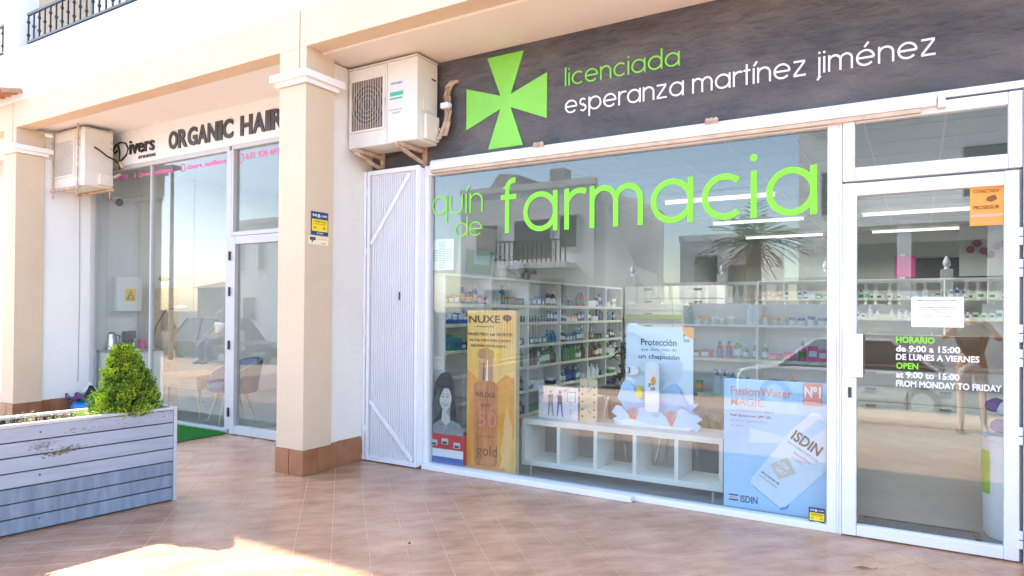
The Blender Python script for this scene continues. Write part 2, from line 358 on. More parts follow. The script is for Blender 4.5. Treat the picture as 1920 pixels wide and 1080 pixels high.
# ============================================================ pharmacy fascia
sg = thing('fascia_sign', (-1.5, 0, 2.74), 'long dark slate fascia with green cross and lettering above the pharmacy window', 'sign')
part('slate_panel', MB().box(-4.44, 1.36, .0, .06, 2.70, 3.612), slate, sg)
cx, cz = -2.955, 3.16
def arm(p, q): part('cross_arm', MB().prism(p, -.022 - q, .0, 'y'), green, sg)
part('cross', MB().prism([(-3.14, 3.556), (-2.783, 3.556), (-2.905, 3.215), (-2.563, 3.337), (-2.563, 2.966), (-2.905, 3.105), (-2.783, 2.775), (-3.125, 2.775), (-3.005, 3.105), (-3.352, 2.969), (-3.352, 3.327), (-3.005, 3.215)], -.010, 0, 'y'), green, sg, bevel=.001)
stroke_word('licenciada', -2.402, -1.475, 3.195, .105, .112, 0, .008, green, sg)
stroke_word('esperanza martínez jiménez', -2.40, .098, 2.975, .105, .112, 0, .008, vinylw, sg)
# shutter rail on top of the window
rail = thing('shutter_rail', (-2, 0, 2.63), 'long white sliding shutter rail running above the pharmacy window', 'rail')
part('track', MB().box(-3.69, .10, -.085, -.02, 2.645, 2.715), mat('aged_white_paint', (.80, .76, .72), .5, .06, 3), rail, bevel=.004)
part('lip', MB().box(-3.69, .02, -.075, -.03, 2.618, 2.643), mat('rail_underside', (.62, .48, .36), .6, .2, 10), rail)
part('end_cap', MB().box(.105, .145, -.09, -.015, 2.63, 2.72), acm, rail, bevel=.003)
part('top_rail', MB().box(-3.72, 1.35, -.03, -.001, 2.70, 2.742), pvc, rail)
for bx in (-2.62, -1.235):
    mb = MB().box(bx - .045, bx + .045, -.05, -.032, 2.72, 2.745)
    for dx in (-.03, 0, .03): mb.tube([(bx + dx, -.05, 2.755), (bx + dx, -.034, 2.755)], .016, 10)
    part('ornate_bracket', mb, rust, rail)
# ============================================================ pharmacy window
win = thing('shop_window', (-2.1, 0, 0), 'wide pharmacy display window with green lettering on its glass', 'window')
part('frame', MB().box(-3.79, -3.745, -.03, .05, 0, 2.70).box(-3.745, -.44, -.03, .06, 0, .042).box(-3.745, -.495, -.028, .05, 2.612, 2.70).box(-.495, -.44, -.03, .05, .042, 2.70), pvc, win, bevel=.003)
for a, b in ((-3.743, -2.502), (-2.499, -.497)): part('pane', MB().box(a, b, .008, .014, .04, 2.615), glass, win)
stroke_word('farmacia', -3.003, -.56, 2.055, .325, .132, .006, .0015, vinylg, win, gap=.19)
stroke_word('quín', -3.728, -3.185, 2.255, .165, .085, .006, .0015, vinylg, win, gap=.17)
stroke_word('de', -3.472, -3.191, 2.05, .125, .085, .006, .0015, vinylg, win, gap=.12)
mu = thing('window_mullion', (-.41, 0, 0), 'grooved white mullion between display window and glass door', 'frame')
mb = MB()
for i, (a, b) in enumerate(((-.439, -.424), (-.422, -.409))): mb.box(a, b, -.028 - .004 * i, .06, 0, 2.70)
part('post', mb, pvc, mu, bevel=.002)
# door
dr = thing('glass_door', (0.05, 0, 0), 'white framed glass pharmacy door with opening hours on its glass', 'door')
part('frame', MB().box(-.406, -.325, -.045, .02, .008, 2.23).box(.43, .500, -.045, .02, .008, 2.23).box(-.324, .429, -.043, .018, .008, .075).box(-.324, .429, -.043, .018, 2.15, 2.228), pvc, dr, bevel=.004)
part('pane', MB().box(-.326, .431, -.012, -.004, .07, 2.155), glass, dr)
hd = part('handle_plate', MB().box(-.392, -.285, -.11, -.095, 1.01, 1.28), paper, dr, bevel=.004)
part('bracket', MB().box(-.36, -.335, -.094, -.046, 1.05, 1.07).box(-.36, -.335, -.094, -.046, 1.22, 1.24), lgrey, hd)
part('lock', MB().box(-.372, -.352, -.052, -.046, .875, .94).box(-.366, -.358, -.056, -.052, .895, .915), dark, dr)
for z in (1.85, 1.67, 1.30, 1.16, .72, .135): part('hinge', MB().box(.492, .514, -.062, -.046, z - .05, z - .004).box(.492, .514, -.062, -.046, z + .002, z + .05), pvc, dr, bevel=.003)
for s, a, b, z0, z1, m in (('HORARIO', -.109, .092, 1.226, 1.266, vinylg), ('de 9:00 a 15:00', -.109, .221, 1.172, 1.212, vinylw), ('DE LUNES A VIERNES', -.109, .315, 1.122, 1.160, vinylw), ('OPEN', -.109, .009, 1.067, 1.106, vinylg), ('at 9:00 to 15:00', -.109, .218, 1.012, 1.052, vinylw), ('FROM MONDAY TO FRIDAY', -.109, .421, .958, .998, vinylw)):
    text_mesh(s, a, b, z0, z1, 'y', -.0135, m, dr, bold=.028)
tr = thing('transom_window', (.05, 0, 2.25), 'low wide transom window in white frame above the glass door', 'window')
part('frame', MB().box(-.405, -.338, -.04, .03, 2.245, 2.685).box(.45, .515, -.04, .03, 2.245, 2.685).box(-.337, .449, -.038, .03, 2.245, 2.328).box(-.337, .449, -.038, .03, 2.612, 2.685), pvc, tr, bevel=.005)
part('pane', MB().box(-.339, .451, -.006, .0, 2.325, 2.615), glass, tr)
jb = thing('door_jamb', (.54, 0, 0), 'white jamb profile at the hinge side of the glass door', 'frame')
part('post', MB().box(.518, .56, -.04, .06, 0, 2.69).box(.503, .516, .0, .06, 0, 2.24), alu, jb, bevel=.002)
g2 = thing('folded_gate', (.6, -.1, 0), 'white folded metal gate edge at the far right of the pharmacy door', 'gate')
part('frame', MB().box(.572, .60, -.50, -.02, .02, 2.66), gatem, g2, bevel=.002)
sill = solo('threshold_rail', MB().box(-3.76, -1.80, -.085, -.035, .0, .045), gatem, (-2.8, -.06, 0), 'white floor rail lying along the foot of the pharmacy window', 'rail', bevel=.004)
# stickers
def board(x0, x1, z0, z1, y, th, m, loc, label, cat, name, group=None):
    t = thing(name, loc, label, cat, group); part('board', MB().box(x0, x1, y, y + th, z0, z1), m, t); return t
t = board(-.028, .239, 1.327, 1.509, -.014, .001, paper, (.1, -.014, 1.33), 'white printed paper notice taped to the glass door', 'notice', 'paper_notice')
for s, a, b, z, hh in (('FARMACIA DE GUARDIA EN LA ZONA', .0, .2, 1.482, .009), ('Emergency pharmacy in the zone', .03, .18, 1.468, .006), ('Titular: FARMACIA SAN MIGUEL, C.B.', .01, .2, 1.441, .007), ('Localidad: San Miguel de Salinas', .01, .165, 1.428, .006), ('Direccion: C/ Maestro, 20', .01, .18, 1.415, .006), ('C.P. 03193', .01, .06, 1.402, .006), ('Tel. 965721098         Tel. de urgencias', .01, .18, 1.389, .006)):
    text_mesh(s, a, b, z, z + hh, 'y', -.0145, dark, t, bold=.01, ext=.0004)
t = board(.268, .428, 1.925, 2.152, -.014, .001, orange, (.35, -.014, 1.92), 'orange alarm company sticker in the top corner of the glass door', 'sticker', 'alarm_sticker')
text_mesh('CONECTADA', .285, .41, 2.115, 2.135, 'y', -.0145, brown, t, bold=.02); text_mesh('PROSEGUR', .285, .41, 2.02, 2.042, 'y', -.0145, brown, t, bold=.03)
part('camera_symbol', MB().prism([(.35, 2.09), (.39, 2.102), (.40, 2.075), (.37, 2.06), (.345, 2.07)], -.0152, -.0145), brown, t)
part('stripe', MB().box(.272, .424, -.0152, -.0142, 1.975, 1.992).box(.272, .424, -.0152, -.0142, 1.94, 1.943), salmon, t)
def alarm_yellow(plane, a, b, z0, z1, pos, loc, label):
    t = thing('alarm_sticker', loc, label, 'sticker'); H = z1 - z0
    def bx(u0, u1, q0, q1, d, m, nm):
        mb = MB(); (mb.box(u0, u1, pos - d, pos, q0, q1) if plane == 'y' else mb.box(pos, pos + d, u0, u1, q0, q1)); part(nm, mb, m, t)
    W = b - a
    bx(a, b, z0, z1, .001, navy, 'board'); bx(a + .06 * W, b - .04 * W, z0 + .17 * H, z0 + .68 * H, .0016, yellow, 'label_panel')
    tx = lambda s, u0, u1, v0, v1, m, bo=.02: text_mesh(s, a + u0 * W, a + u1 * W, z0 + v0 * H, z0 + v1 * H, plane, pos - .0016 if plane == 'y' else pos + .0016, m, t, bold=bo, ext=.0005)
    tx('M', .1, .32, .78, .9, paper); tx('B', .38, .54, .76, .9, paper); tx('ALARMA', .6, .93, .8, .88, paper); tx('CONECTADA', .14, .88, .54, .63, brown, .03); tx('A CENTRAL DE ALARMAS', .14, .86, .46, .50, brown); tx('24h', .14, .3, .28, .38, brown); tx('24h', .68, .84, .28, .38, brown); tx('ACTIVA', .34, .7, .06, .12, paper)
    return t
alarm_yellow('x', -.775, -.578, 2.045, 2.248, -4.4195, (-4.42, -.68, 2.04), 'yellow and black alarm sticker on the side of the tan pillar')
alarm_yellow('y', -.605, -.508, .035, .135, .0065, (-.55, .006, .035), 'small yellow and black alarm sticker low on the display window')
t = thing('camera_sticker', (-4.42, -.69, 1.96), 'cream sticker with camera symbol below the yellow one on the pillar', 'sticker')
part('board', MB().box(-4.42, -4.419, -.80, -.575, 1.965, 2.035), mat('cream_print', (.85, .74, .5), .5), t)
part('camera_symbol', MB().box(-4.419, -4.4183, -.785, -.72, 2.0, 2.027).box(-4.419, -4.4183, -.765, -.75, 1.982, 2.0), dark, t)
text_mesh('ZONA VIGILADA', -.71, -.585, 2.008, 2.022, 'x', -4.419, orange, t, bold=.02); text_mesh('24 HORAS', -.66, -.60, 1.975, 1.984, 'x', -4.419, dark, t)
# ============================================================ folding gate left
gt = thing('folded_gate', (-4.12, -.1, 0), 'white ribbed metal gate folded open between pillar and display window', 'gate')
gx0, gx1, gy = -4.452, -3.80, -.085
part('frame', MB().box(gx0, gx0 + .03, gy - .02, gy + .02, .01, 2.70).box(gx0 + .045, gx0 + .075, gy - .02, gy + .02, .01, 2.70).box(gx1 - .03, gx1, gy - .02, gy + .02, .01, 2.70).box(gx0 + .076, gx1 - .031, gy - .018, gy + .018, .01, .05).box(gx0 + .076, gx1 - .031, gy - .018, gy + .018, 2.66, 2.70), gatem, gt, bevel=.002)
mb = MB(); n = 20; xx = [gx0 + .09 + (gx1 - gx0 - .125) * i / (n * 4) - (.008 if i % 4 in (0, 3) else 0) * (1 if i % 4 == 0 else -1) * (0 < i < n * 4) for i in range(n * 4 + 1)]; yy = [gy + (.018 if i % 4 in (1, 2) else -.005) for i in range(n * 4 + 1)]
vs = [(x, y, .05) for x, y in zip(xx, yy)] + [(x, y, 2.66) for x, y in zip(xx, yy)]; k = len(xx); fs = [(i, i + 1, k + i + 1, k + i) for i in range(k - 1)]
vs += [(x, y + .003, z) for x, y, z in vs[:]]; fs += [(2 * k + i, 3 * k + i, 3 * k + i + 1, 2 * k + i + 1) for i in range(k - 1)]
part('ribbed_panel', mb.add(vs, fs), gatem, gt)
def bar(a, b, wd, y, m, par, nm='brace'):
    a, b = Vector((a[0], y, a[1])), Vector((b[0], y, b[1])); d = (b - a) / 2; nrm = d.cross(Vector((0, 1, 0))).normalized() * wd / 2
    part(nm, MB().obox((a + b) / 2, d, Vector((0, .006, 0)), nrm), m, par)
bar((gx0 + .09, 2.02), (gx1 - .10, 2.64), .035, gy - .012, gatem, gt); bar((gx0 + .09, .56), (gx1 - .05, .06), .035, gy - .012, gatem, gt)
for z in (2.5, 1.95, 1.2, .3): part('hinge', MB().tube([(gx0 + .037, gy - .026, z - .03), (gx0 + .037, gy - .026, z + .03)], .010, 8), gatem, gt)
part('second_leaf', MB().box(gx1 + .004, gx1 + .016, gy - .015, gy + .05, .02, 2.68), gatem, gt)
part('latch', MB().box(-4.02, -4.012, gy - .016, gy - .006, 1.50, 1.57), dark, gt)

# ============================================================ air conditioners
def ac(x0, x1, y0, y1, z0, z1, loc, label, grille_mat, wallmount):
    t = thing('air_conditioner', loc, label, 'air conditioner'); W = x1 - x0; H = z1 - z0
    part('casing', MB().box(x0, x1, y0, y1, z0, z1), acm, t, bevel=.012)
    part('lid', MB().box(x0 - .004, x1 + .004, y0 - .004, y1, z1 + .001, z1 + .012), acm, t, bevel=.003)
    gx1_ = x0 + W * (.555 if wallmount else .72); ga, gb, gc, gd = x0 + .03, gx1_, z0 + H * .19, z0 + H * .86
    f = part('fan_guard', MB().box(ga, gb, y0 - .012, y0 - .001, gc, gc + .018).box(ga, gb, y0 - .012, y0 - .001, gd - .018, gd).box(ga, ga + .018, y0 - .012, y0 - .001, gc + .018, gd - .018).box(gb - .018, gb, y0 - .012, y0 - .001, gc + .018, gd - .018), acm, t)
    part('dark_well', MB().box(ga + .018, gb - .018, y0 - .003, y0 - .0005, gc + .018, gd - .018), grille_mat, f)
    if wallmount:
        part('fan_opening', MB().tube([((ga + gb) / 2 + .02, y0 - .0045, (gc + gd) / 2), ((ga + gb) / 2 + .02, y0 - .0035, (gc + gd) / 2)], .19, 32), mat('fan_dark', (.07, .055, .045), .7), f)
        cx_, cz_ = (ga + gb) / 2, (gc + gd) / 2; mb = MB()
        for r in (.06, .10, .14, .18): mb.tube([(cx_ + r * math.cos(a), y0 - .007, cz_ + r * math.sin(a)) for a in [2 * PI * i / 24 for i in range(25)]], .0025, 4, caps=False)
        for i in range(14):
            x = ga + .022 + (gb - ga - .044) * i / 13; mb.box(x - .0035, x + .0035, y0 - .011, y0 - .008, gc + .018, gd - .018)
        part('guard_wires', mb, mat('guard_beige', (.50, .43, .36), .6), f)
        mb = MB()
        for k in range(3):
            a = 2 * PI * k / 3 + .4; mb.obox((cx_ + .085 * math.cos(a), y0 - .0045, cz_ + .085 * math.sin(a)), (.08 * math.cos(a), .001, .08 * math.sin(a)), (-.045 * math.sin(a), .0006, .045 * math.cos(a)), (0, .0006, 0))
        part('fan', mb, dark, f)
    else:
        mb = MB()
        for i in range(30): z = gc + .022 + (gd - gc - .044) * i / 29; mb.box(ga + .018, gb - .018, y0 - .011, y0 - .005, z - .003, z + .004)
        part('louvre', mb, acm, f)
    part('front_panel_seam', MB().box(gx1_ + .02, gx1_ + .024, y0 - .0015, y0, z0 + .01, z1 - .01), grey, t)
    return t
dw = mat('fan_well', (.20, .16, .13), .7, .2, 8)
a1 = ac(-4.435, -3.64, -.33, -.04, 2.86, 3.575, (-4.04, -.18, 2.86), 'boxy white air conditioner with dark fan grille on the slate fascia', dw, True)
for s, a, b, z0, z1, m in (('HIYASU', -3.93, -3.80, 3.365, 3.385, bluem),): text_mesh(s, a, b, z0, z1, 'y', -.3305, m, a1, bold=.03)
part('brand_label', MB().box(-3.94, -3.79, -.3315, -.3305, 3.265, 3.30).box(-3.94, -3.80, -.3315, -.3305, 3.235, 3.25), mat('green_label', (.05, .45, .28), .5), a1)
text_mesh('RED ECOLOGICO R 410A', -3.95, -3.80, 3.14, 3.15, 'y', -.3305, grey, a1); text_mesh('INVERTER', -3.91, -3.82, 3.11, 3.125, 'y', -.3305, grey, a1)
part('service_cover', MB().box(-3.64, -3.60, -.25, -.06, 2.88, 3.10), acm, a1, bevel=.012)
part('side_grip', MB().box(-3.6405, -3.632, -.25, -.12, 3.13, 3.24), acm, a1, bevel=.003); part('side_slot', MB().box(-3.6405, -3.638, -.13, -.07, 3.42, 3.435), dark, a1)
for bx in (-4.30, -3.80):
    b_ = part('mounting_bracket', MB().box(bx - .018, bx + .018, -.40, -.03, 2.815, 2.845).box(bx - .018, bx + .018, -.03, -.001, 2.70, 2.87), rust, a1)
    part('strut', MB().obox((bx, -.205, 2.765), (.014, 0, 0), (0, -.18, .045), (0, .003, .012)), rust, b_)
for k, (dx, dy) in enumerate(((0, 0), (.028, .006), (-.012, -.03))):
    part('pipe', MB().tube([(-3.60 + dx, -.08 + dy, 3.0 - .05 * k), (-3.56 + dx, -.07 + dy, 2.97 - .03 * k), (-3.53 + dx, -.06, 3.05), (-3.525 + dx, -.05, 3.15), (-3.54 + dx, -.05, 3.28), (-3.53 + dx, -.045, 3.36), (-3.50 + dx, -.02, 3.41), (-3.48 + dx, .02, 3.42)], .017, 8), pipem, a1, smooth=True)
part('pipe_tape', MB().box(-3.575, -3.49, -.095, -.03, 3.17, 3.22), paper, a1, bevel=.008)
a2 = ac(-9.57, -8.79, -.42, -.07, 2.92, 3.63, (-9.13, -.25, 2.92), 'old beige air conditioner hung from rods beside the salon sign', mat('louvre_well', (.42, .36, .30), .8, .1, 6), False)
for x, y, zb in ((-9.50, -.44, 2.80), (-8.90, -.44, 2.82), (-8.80, -.10, 2.80)): part('hanging_rod', MB().tube([(x, y, zb), (x, y, 3.69)], .009, 6).box(x - .02, x + .02, y - .012, y + .012, 3.42, 3.43).box(x - .02, x + .02, y - .012, y + .012, 3.50, 3.51), rust, a2)
part('support_rail', MB().box(-9.55, -8.86, -.45, -.425, 2.885, 2.91).box(-9.55, -8.70, -.12, -.09, 2.885, 2.91), rust, a2)
part('service_cover', MB().box(-8.788, -8.74, -.26, -.09, 2.95, 3.09), acm, a2, bevel=.01)
part('cable', MB().tube([(-8.735, -.33, 3.40), (-8.70, -.28, 3.36), (-8.68, -.2, 3.30), (-8.67, -.1, 3.27), (-8.66, -.06, 3.22), (-8.68, -.05, 3.16)], .012, 8), black, a2, smooth=True)
part('pipe', MB().tube([(-8.66, -.06, 3.26), (-8.63, -.04, 3.18), (-8.66, -.05, 3.10), (-8.68, -.12, 3.05)], .018, 8), pipem, a2, smooth=True)

# ============================================================ hair salon front
ss = thing('salon_sign', (-7.2, .06, 3.25), 'white fascia board with black salon lettering left of the middle pillar', 'sign')
part('board', MB().box(-9.56, -4.73, .075, .16, 3.252, 3.69), whitew, ss)
xs = [-7.81 + .264 * i for i in range(7)]
def condensed(word, x0, x1, z0, z1):
    wid = {'I': .45, 'M': 1.2}; tot = sum(wid.get(c, 1) for c in word); x = x0; u = (x1 - x0) / tot
    for c in word:
        ww = wid.get(c, 1) * u
        text_mesh(c, x + .02 * u, x + ww - .02 * u, z0, z1, 'y', .075, mat('charcoal_letter', (.05, .05, .06), .4), ss, bold=.035, ext=.014, name='letter'); x += ww
condensed('ORGANIC', -7.825, -6.60, 3.335, 3.558); condensed('HAIR', -6.48, -5.76, 3.335, 3.558)
mb = MB()
mb.tube([(-9.0 + .0, .068, 3.33), (-8.96, .068, 3.31), (-8.86, .068, 3.32), (-8.74, .068, 3.38), (-8.70, .068, 3.46), (-8.76, .068, 3.535), (-8.88, .068, 3.56), (-9.0, .068, 3.53), (-9.05, .068, 3.46), (-9.0, .068, 3.43), (-8.95, .068, 3.46)], .012, 6)
mb.tube([(-8.93, .068, 3.52), (-8.90, .068, 3.44), (-8.90, .068, 3.28)], .014, 6)
part('letter', mb, black, ss, smooth=True)
text_mesh('ivers', -8.66, -8.12, 3.375, 3.55, 'y', .075, black, ss, bold=.01, ext=.02); text_mesh('STYLISTAS', -8.47, -8.10, 3.30, 3.335, 'y', .075, black, ss, bold=.02, ext=.01)
sw = thing('salon_window', (-8.1, .1, 0), 'tall salon shopfront glazing with pink lettering left of the salon door', 'window')
part('frame', MB().box(-9.575, -9.53, .06, .14, .0, 3.25).box(-9.53, -6.665, .07, .14, 0, .05).box(-9.53, -6.665, .07, .14, 3.195, 3.25).box(-6.70, -6.615, .06, .14, .05, 3.194).box(-8.215, -8.185, .075, .13, .051, 3.194), alu, sw, bevel=.003)
for a, b in ((-9.53, -8.216), (-8.184, -7.352), (-7.348, -6.701)): part('pane', MB().box(a, b, .10, .106, .05, 3.195), glass2, sw)
for s, a, b, z0, z1 in (('651 520 479', -9.48, -8.756, 3.075, 3.135), ('f  Diversestilistas', -8.609, -7.785, 3.075, 3.13), ('divers_estilistas', -7.50, -6.766, 3.062, 3.13)): text_mesh(s, a, b, z0, z1, 'y', .0995, pinkm, sw, bold=.02)
mb = MB(); mb.tube([(-7.585 + .045 * math.cos(a), .098, 3.10 + .045 * math.sin(a)) for a in [2 * PI * i / 20 for i in range(21)]], .004, 4); part('logo_ring', mb, pinkm, sw)
sd = thing('salon_door', (-5.9, .1, 0), 'salon entrance door of glass in pale frame beside the pillar', 'door')
part('frame', MB().box(-6.612, -6.535, .055, .13, .01, 2.22).box(-4.90, -4.82, .055, .13, .01, 2.22).box(-6.534, -4.901, .057, .13, .01, .10).box(-6.534, -4.901, .057, .13, 2.13, 2.22), alu, sd, bevel=.003)
part('pane', MB().box(-6.535, -4.90, .095, .101, .10, 2.13), glass2, sd)
for z in (2.0, 1.6, 1.0, .25): part('hinge', MB().box(-6.625, -6.605, .035, .054, z - .05, z + .05), black, sd)
st = thing('salon_transom', (-5.7, .1, 2.23), 'fixed glass panel with pink phone number above the salon door', 'window')
part('frame', MB().box(-6.612, -6.58, .06, .135, 2.225, 3.25).box(-4.79, -4.74, .06, .135, 0, 3.25).box(-6.579, -4.791, .062, .134, 2.225, 2.27).box(-6.579, -4.791, .062, .134, 3.20, 3.25), alu, st, bevel=.003)
part('pane', MB().box(-6.58, -4.79, .10, .106, 2.27, 3.20), glass2, st)
text_mesh('651 520 479', -6.42, -5.87, 3.075, 3.145, 'y', .0995, pinkm, st, bold=.02)
mb = MB(); mb.tube([(-6.52 + .055 * math.cos(a), .098, 3.10 + .055 * math.sin(a)) for a in [2 * PI * i / 20 for i in range(21)]], .004, 4); part('logo_ring', mb, pinkm, st)
# left neighbour bay
nb = thing('neighbour_window', (-13, .1, 0), 'shop window barely seen beyond the leftmost pillar', 'window')
part('frame', MB().box(-15.8, -9.84, .07, .13, 0, .1).box(-15.8, -9.84, .07, .13, 3.2, 3.69).box(-9.95, -9.84, .07, .13, .1, 3.2), alu, nb); part('pane', MB().box(-15.8, -9.95, .1, .106, .1, 3.2), glass2, nb)

# ============================================================ planter
pl0 = Vector((-4.665, -1.815)); dirp = (Vector((-4.784, -2.873)) - pl0).normalized(); perp = Vector((dirp.y, -dirp.x))   # perp points to -X side
if perp.x > 0: perp = -perp
PLL, PLW, PH = 2.6, .42, .68
def PP(s, t, z): q = pl0 + dirp * s + perp * t; return (q.x, q.y, z)
pt = thing('planter_box', PP(PLL / 2, PLW / 2, 0), 'long grey-blue planter box of painted boards at the left foreground', 'planter')
def pbox(nm, s0, s1, t0, t1, z0, z1, m, bev=.002):
    c = Vector(PP((s0 + s1) / 2, (t0 + t1) / 2, (z0 + z1) / 2)); a = Vector((dirp.x, dirp.y, 0)) * (s1 - s0) / 2; b = Vector((perp.x, perp.y, 0)) * (t1 - t0) / 2
    return part(nm, MB().obox(c, a, b, (0, 0, (z1 - z0) / 2)), m, pt, bevel=bev)
nB = 7; bh = (PH - .02) / nB
for i in range(nB):
    m = wood_d if i < 3 else wood_b; z0 = .012 + i * bh  # the three lowest boards use a darker tone
    pbox('board', .022, PLL, .003 * (i % 2), .02, z0, z0 + bh - .009, m)
    pbox('board', .022, PLL, PLW - .02, PLW, z0, z0 + bh - .009, m)
    pbox('board', .002 * (i % 2), .02, .022, PLW - .022, z0, z0 + bh - .009, m)
pbox('corner_post', -.004, .02, -.006, .018, 0, PH + .008, capmet); pbox('corner_post', -.004, .02, PLW - .02, PLW + .004, 0, PH + .008, capmet)
pbox('rim', .021, PLL, -.008, .03, PH - .012, PH + .006, capmet); pbox('rim', .021, PLL, PLW - .06, PLW + .008, PH - .012, PH + .006, capmet); pbox('rim', -.003, .02, .019, PLW - .021, PH - .012, PH + .006, capmet)
pbox('added_seam_backing', .0205, PLL, .0215, .0295, .012, PH - .02, dark, 0); pbox('added_seam_backing', .0205, PLL, PLW - .0295, PLW - .0215, .012, PH - .02, dark, 0)  # dark sheets added behind the boards so no light shows through the seams
pbox('painted_base_shadow', .03, PLL, .03, PLW - .03, 0, .012, black, 0)  # black slab paints the shade under the planter
pbox('soil', .03, PLL, .031, PLW - .061, .5, PH - .035, soil, 0)
for s in (.86,):
    for z in (.62, .35, .075): part('screw', MB().tube([PP(s, -.002, z), PP(s, .01, z)], .006, 8), dark, pt)
mossm = mat('moss', (.22, .18, .09), .95, .3, 40); greym = mat('lifted_paint', (.27, .29, .33), .9, .3, 40)
for (c0, c1, sx_, sz_, nn, mm) in ((.74, .475, .05, .010, 75, mossm), (.70, .492, .03, .012, 40, greym), (.86, .53, .03, .018, 60, greym), (.4, .63, .2, .02, 50, greym)):
    mb = MB()
    for q in range(nn):
        a_, b_ = random.gauss(0, sx_), random.gauss(0, sz_); mb.prism([(0, 0)] * 0 or [(0, 0)], 0, 0) if False else None
        rr_ = random.uniform(.0015, .0065); cz_ = c1 + b_ - a_ * .12; c = Vector(PP(c0 + a_, -.0008, cz_)); k = random.uniform(0, PI); u_ = Vector((dirp.x, dirp.y, 0)); vs = [c + u_ * rr_ * 2 * math.cos(k + t_ * PI / 3) * random.uniform(.5, 1.2) + Vector((0, 0, rr_ * math.sin(k + t_ * PI / 3) * random.uniform(.6, 1.2))) for t_ in range(6)]
        mb.add(vs, [(0, 1, 2, 3, 4, 5)])
    part('paint_stain', mb, mm, pt)['kind'] = 'stuff'

# ---- foliage helpers
def spray(mb, p, d, ln, wd, m=0):
    d = d.normalized(); a = d.cross(Vector((random.gauss(0, 1), random.gauss(0, 1), random.gauss(0, 1)))).normalized() * wd
    q = p + d * ln; mid = p + d * ln * .45
    mb.add([p, mid + a, q, mid - a], [(0, 1, 2, 3)], m)
lime = [mat('lime_needles', (.28, .42, .02), .6), mat('green_needles', (.13, .24, .02), .6), mat('deep_shade_needles', (.035, .08, .012), .6), mat('gold_needles', (.42, .54, .04), .6)]
shc = Vector((-4.86, -2.07, PH - .03))
t = thing('conifer_shrub', shc, 'bright lime green cone-shaped conifer growing in the planter box', 'shrub')
part('trunk', MB().tube([shc, shc + Vector((0, 0, .2)), shc + Vector((.01, 0, .42))], [.018, .013, .004], 7), soil, t)
mb = MB()
Hs = .50
def prof(h): return .235 * (1 - h) ** .8 * (.70 + .30 * min(1, (h + .03) / .14)) + .012
for i in range(360):
    h = 1 - (1 - random.random()) ** .75; h *= .93; a = random.uniform(0, 2 * PI); R = prof(h) * random.uniform(.62, 1.0)
    base = shc + Vector((R * math.cos(a) - .045 * h, R * math.sin(a), h * Hs)); ax = Vector((math.cos(a) * .55 * (1 - h * .6) + random.gauss(0, .12), math.sin(a) * .55 * (1 - h * .6) + random.gauss(0, .12), 1)).normalized()
    PLn = random.uniform(.05, .085); mi = random.choice((0, 0, 1, 3, 3, 1, 2))
    for k in range(95):
        u = random.random(); rad = .020 * math.sin(min(1, u * 1.3 + .1) * PI * .8) + .003; th_ = random.uniform(0, 2 * PI); off = Vector((math.cos(th_), math.sin(th_), random.gauss(0, .3))) * rad
        p = base + ax * (u - .4) * PLn + off; d = ax * 1.2 + off.normalized() * .9
        spray(mb, p, d, random.uniform(.012, .022), random.uniform(.003, .005), mi if random.random() < .65 else random.choice((0, 1, 2)))
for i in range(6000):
    h = random.random() ** 1.2; a = random.uniform(0, 2 * PI); R = prof(h) * random.uniform(.2, .75); spray(mb, shc + Vector((R * math.cos(a) - .045 * h, R * math.sin(a), h * Hs * .95)), Vector((math.cos(a), math.sin(a), 1)), .026, .009, 2)  # dark inner needles put the crown's inner shade into the colour
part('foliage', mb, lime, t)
straw = mat('dry_straw', (.60, .45, .26), .8, .2, 30)
weeds = MB()
for i in range(420):
    s = random.uniform(.55, 2.3); p = Vector(PP(s, random.uniform(.05, PLW - .09), PH - .04)); hgt = random.uniform(.03, .075) * (1.3 if abs(s - .9) < .12 else 1)
    d = Vector((random.gauss(0, .5), random.gauss(0, .5), 1)); spray(weeds, p, d, hgt, .0022, 0 if random.random() < .8 else 1)
    if random.random() < .5: q = p + d.normalized() * hgt; [spray(weeds, q, Vector((random.gauss(0, 1), random.gauss(0, 1), .4)), .014, .004, 0 if random.random() < .85 else 1) for _ in range(3)]
o = solo('dry_weeds', weeds, [straw, lime[0]], PP(1.2, .2, PH - .04), 'straw coloured dry weeds growing in the planter box soil', 'weeds'); o['kind'] = 'stuff'
def leafy(name, c, n, R, H, label, mats, seedlen=.03):
    mb = MB()
    for i in range(n):
        a = random.uniform(0, 2 * PI); r = R * random.random() ** .5; p = Vector(c) + Vector((r * math.cos(a), r * math.sin(a), random.uniform(0, H)))
        spray(mb, p, Vector((math.cos(a), math.sin(a), random.uniform(.1, 1))), random.uniform(.5, 1.2) * seedlen, seedlen * .22, random.randrange(len(mats)))
    return solo(name, mb, mats, c, label, 'plant')
leafy('small_plant', PP(.52, .12, PH - .02), 260, .10, .04, 'low pale green plant at the foot of the conifer in planter', [lime[3], lime[0], mat('pale_leaf', (.5, .55, .3), .6)], .028)
leafy('small_plant', PP(1.17, .16, PH - .03), 900, .1, .26, 'yellow green shrub cut off at the left edge of the planter', [lime[3], lime[0], lime[1]], .03)

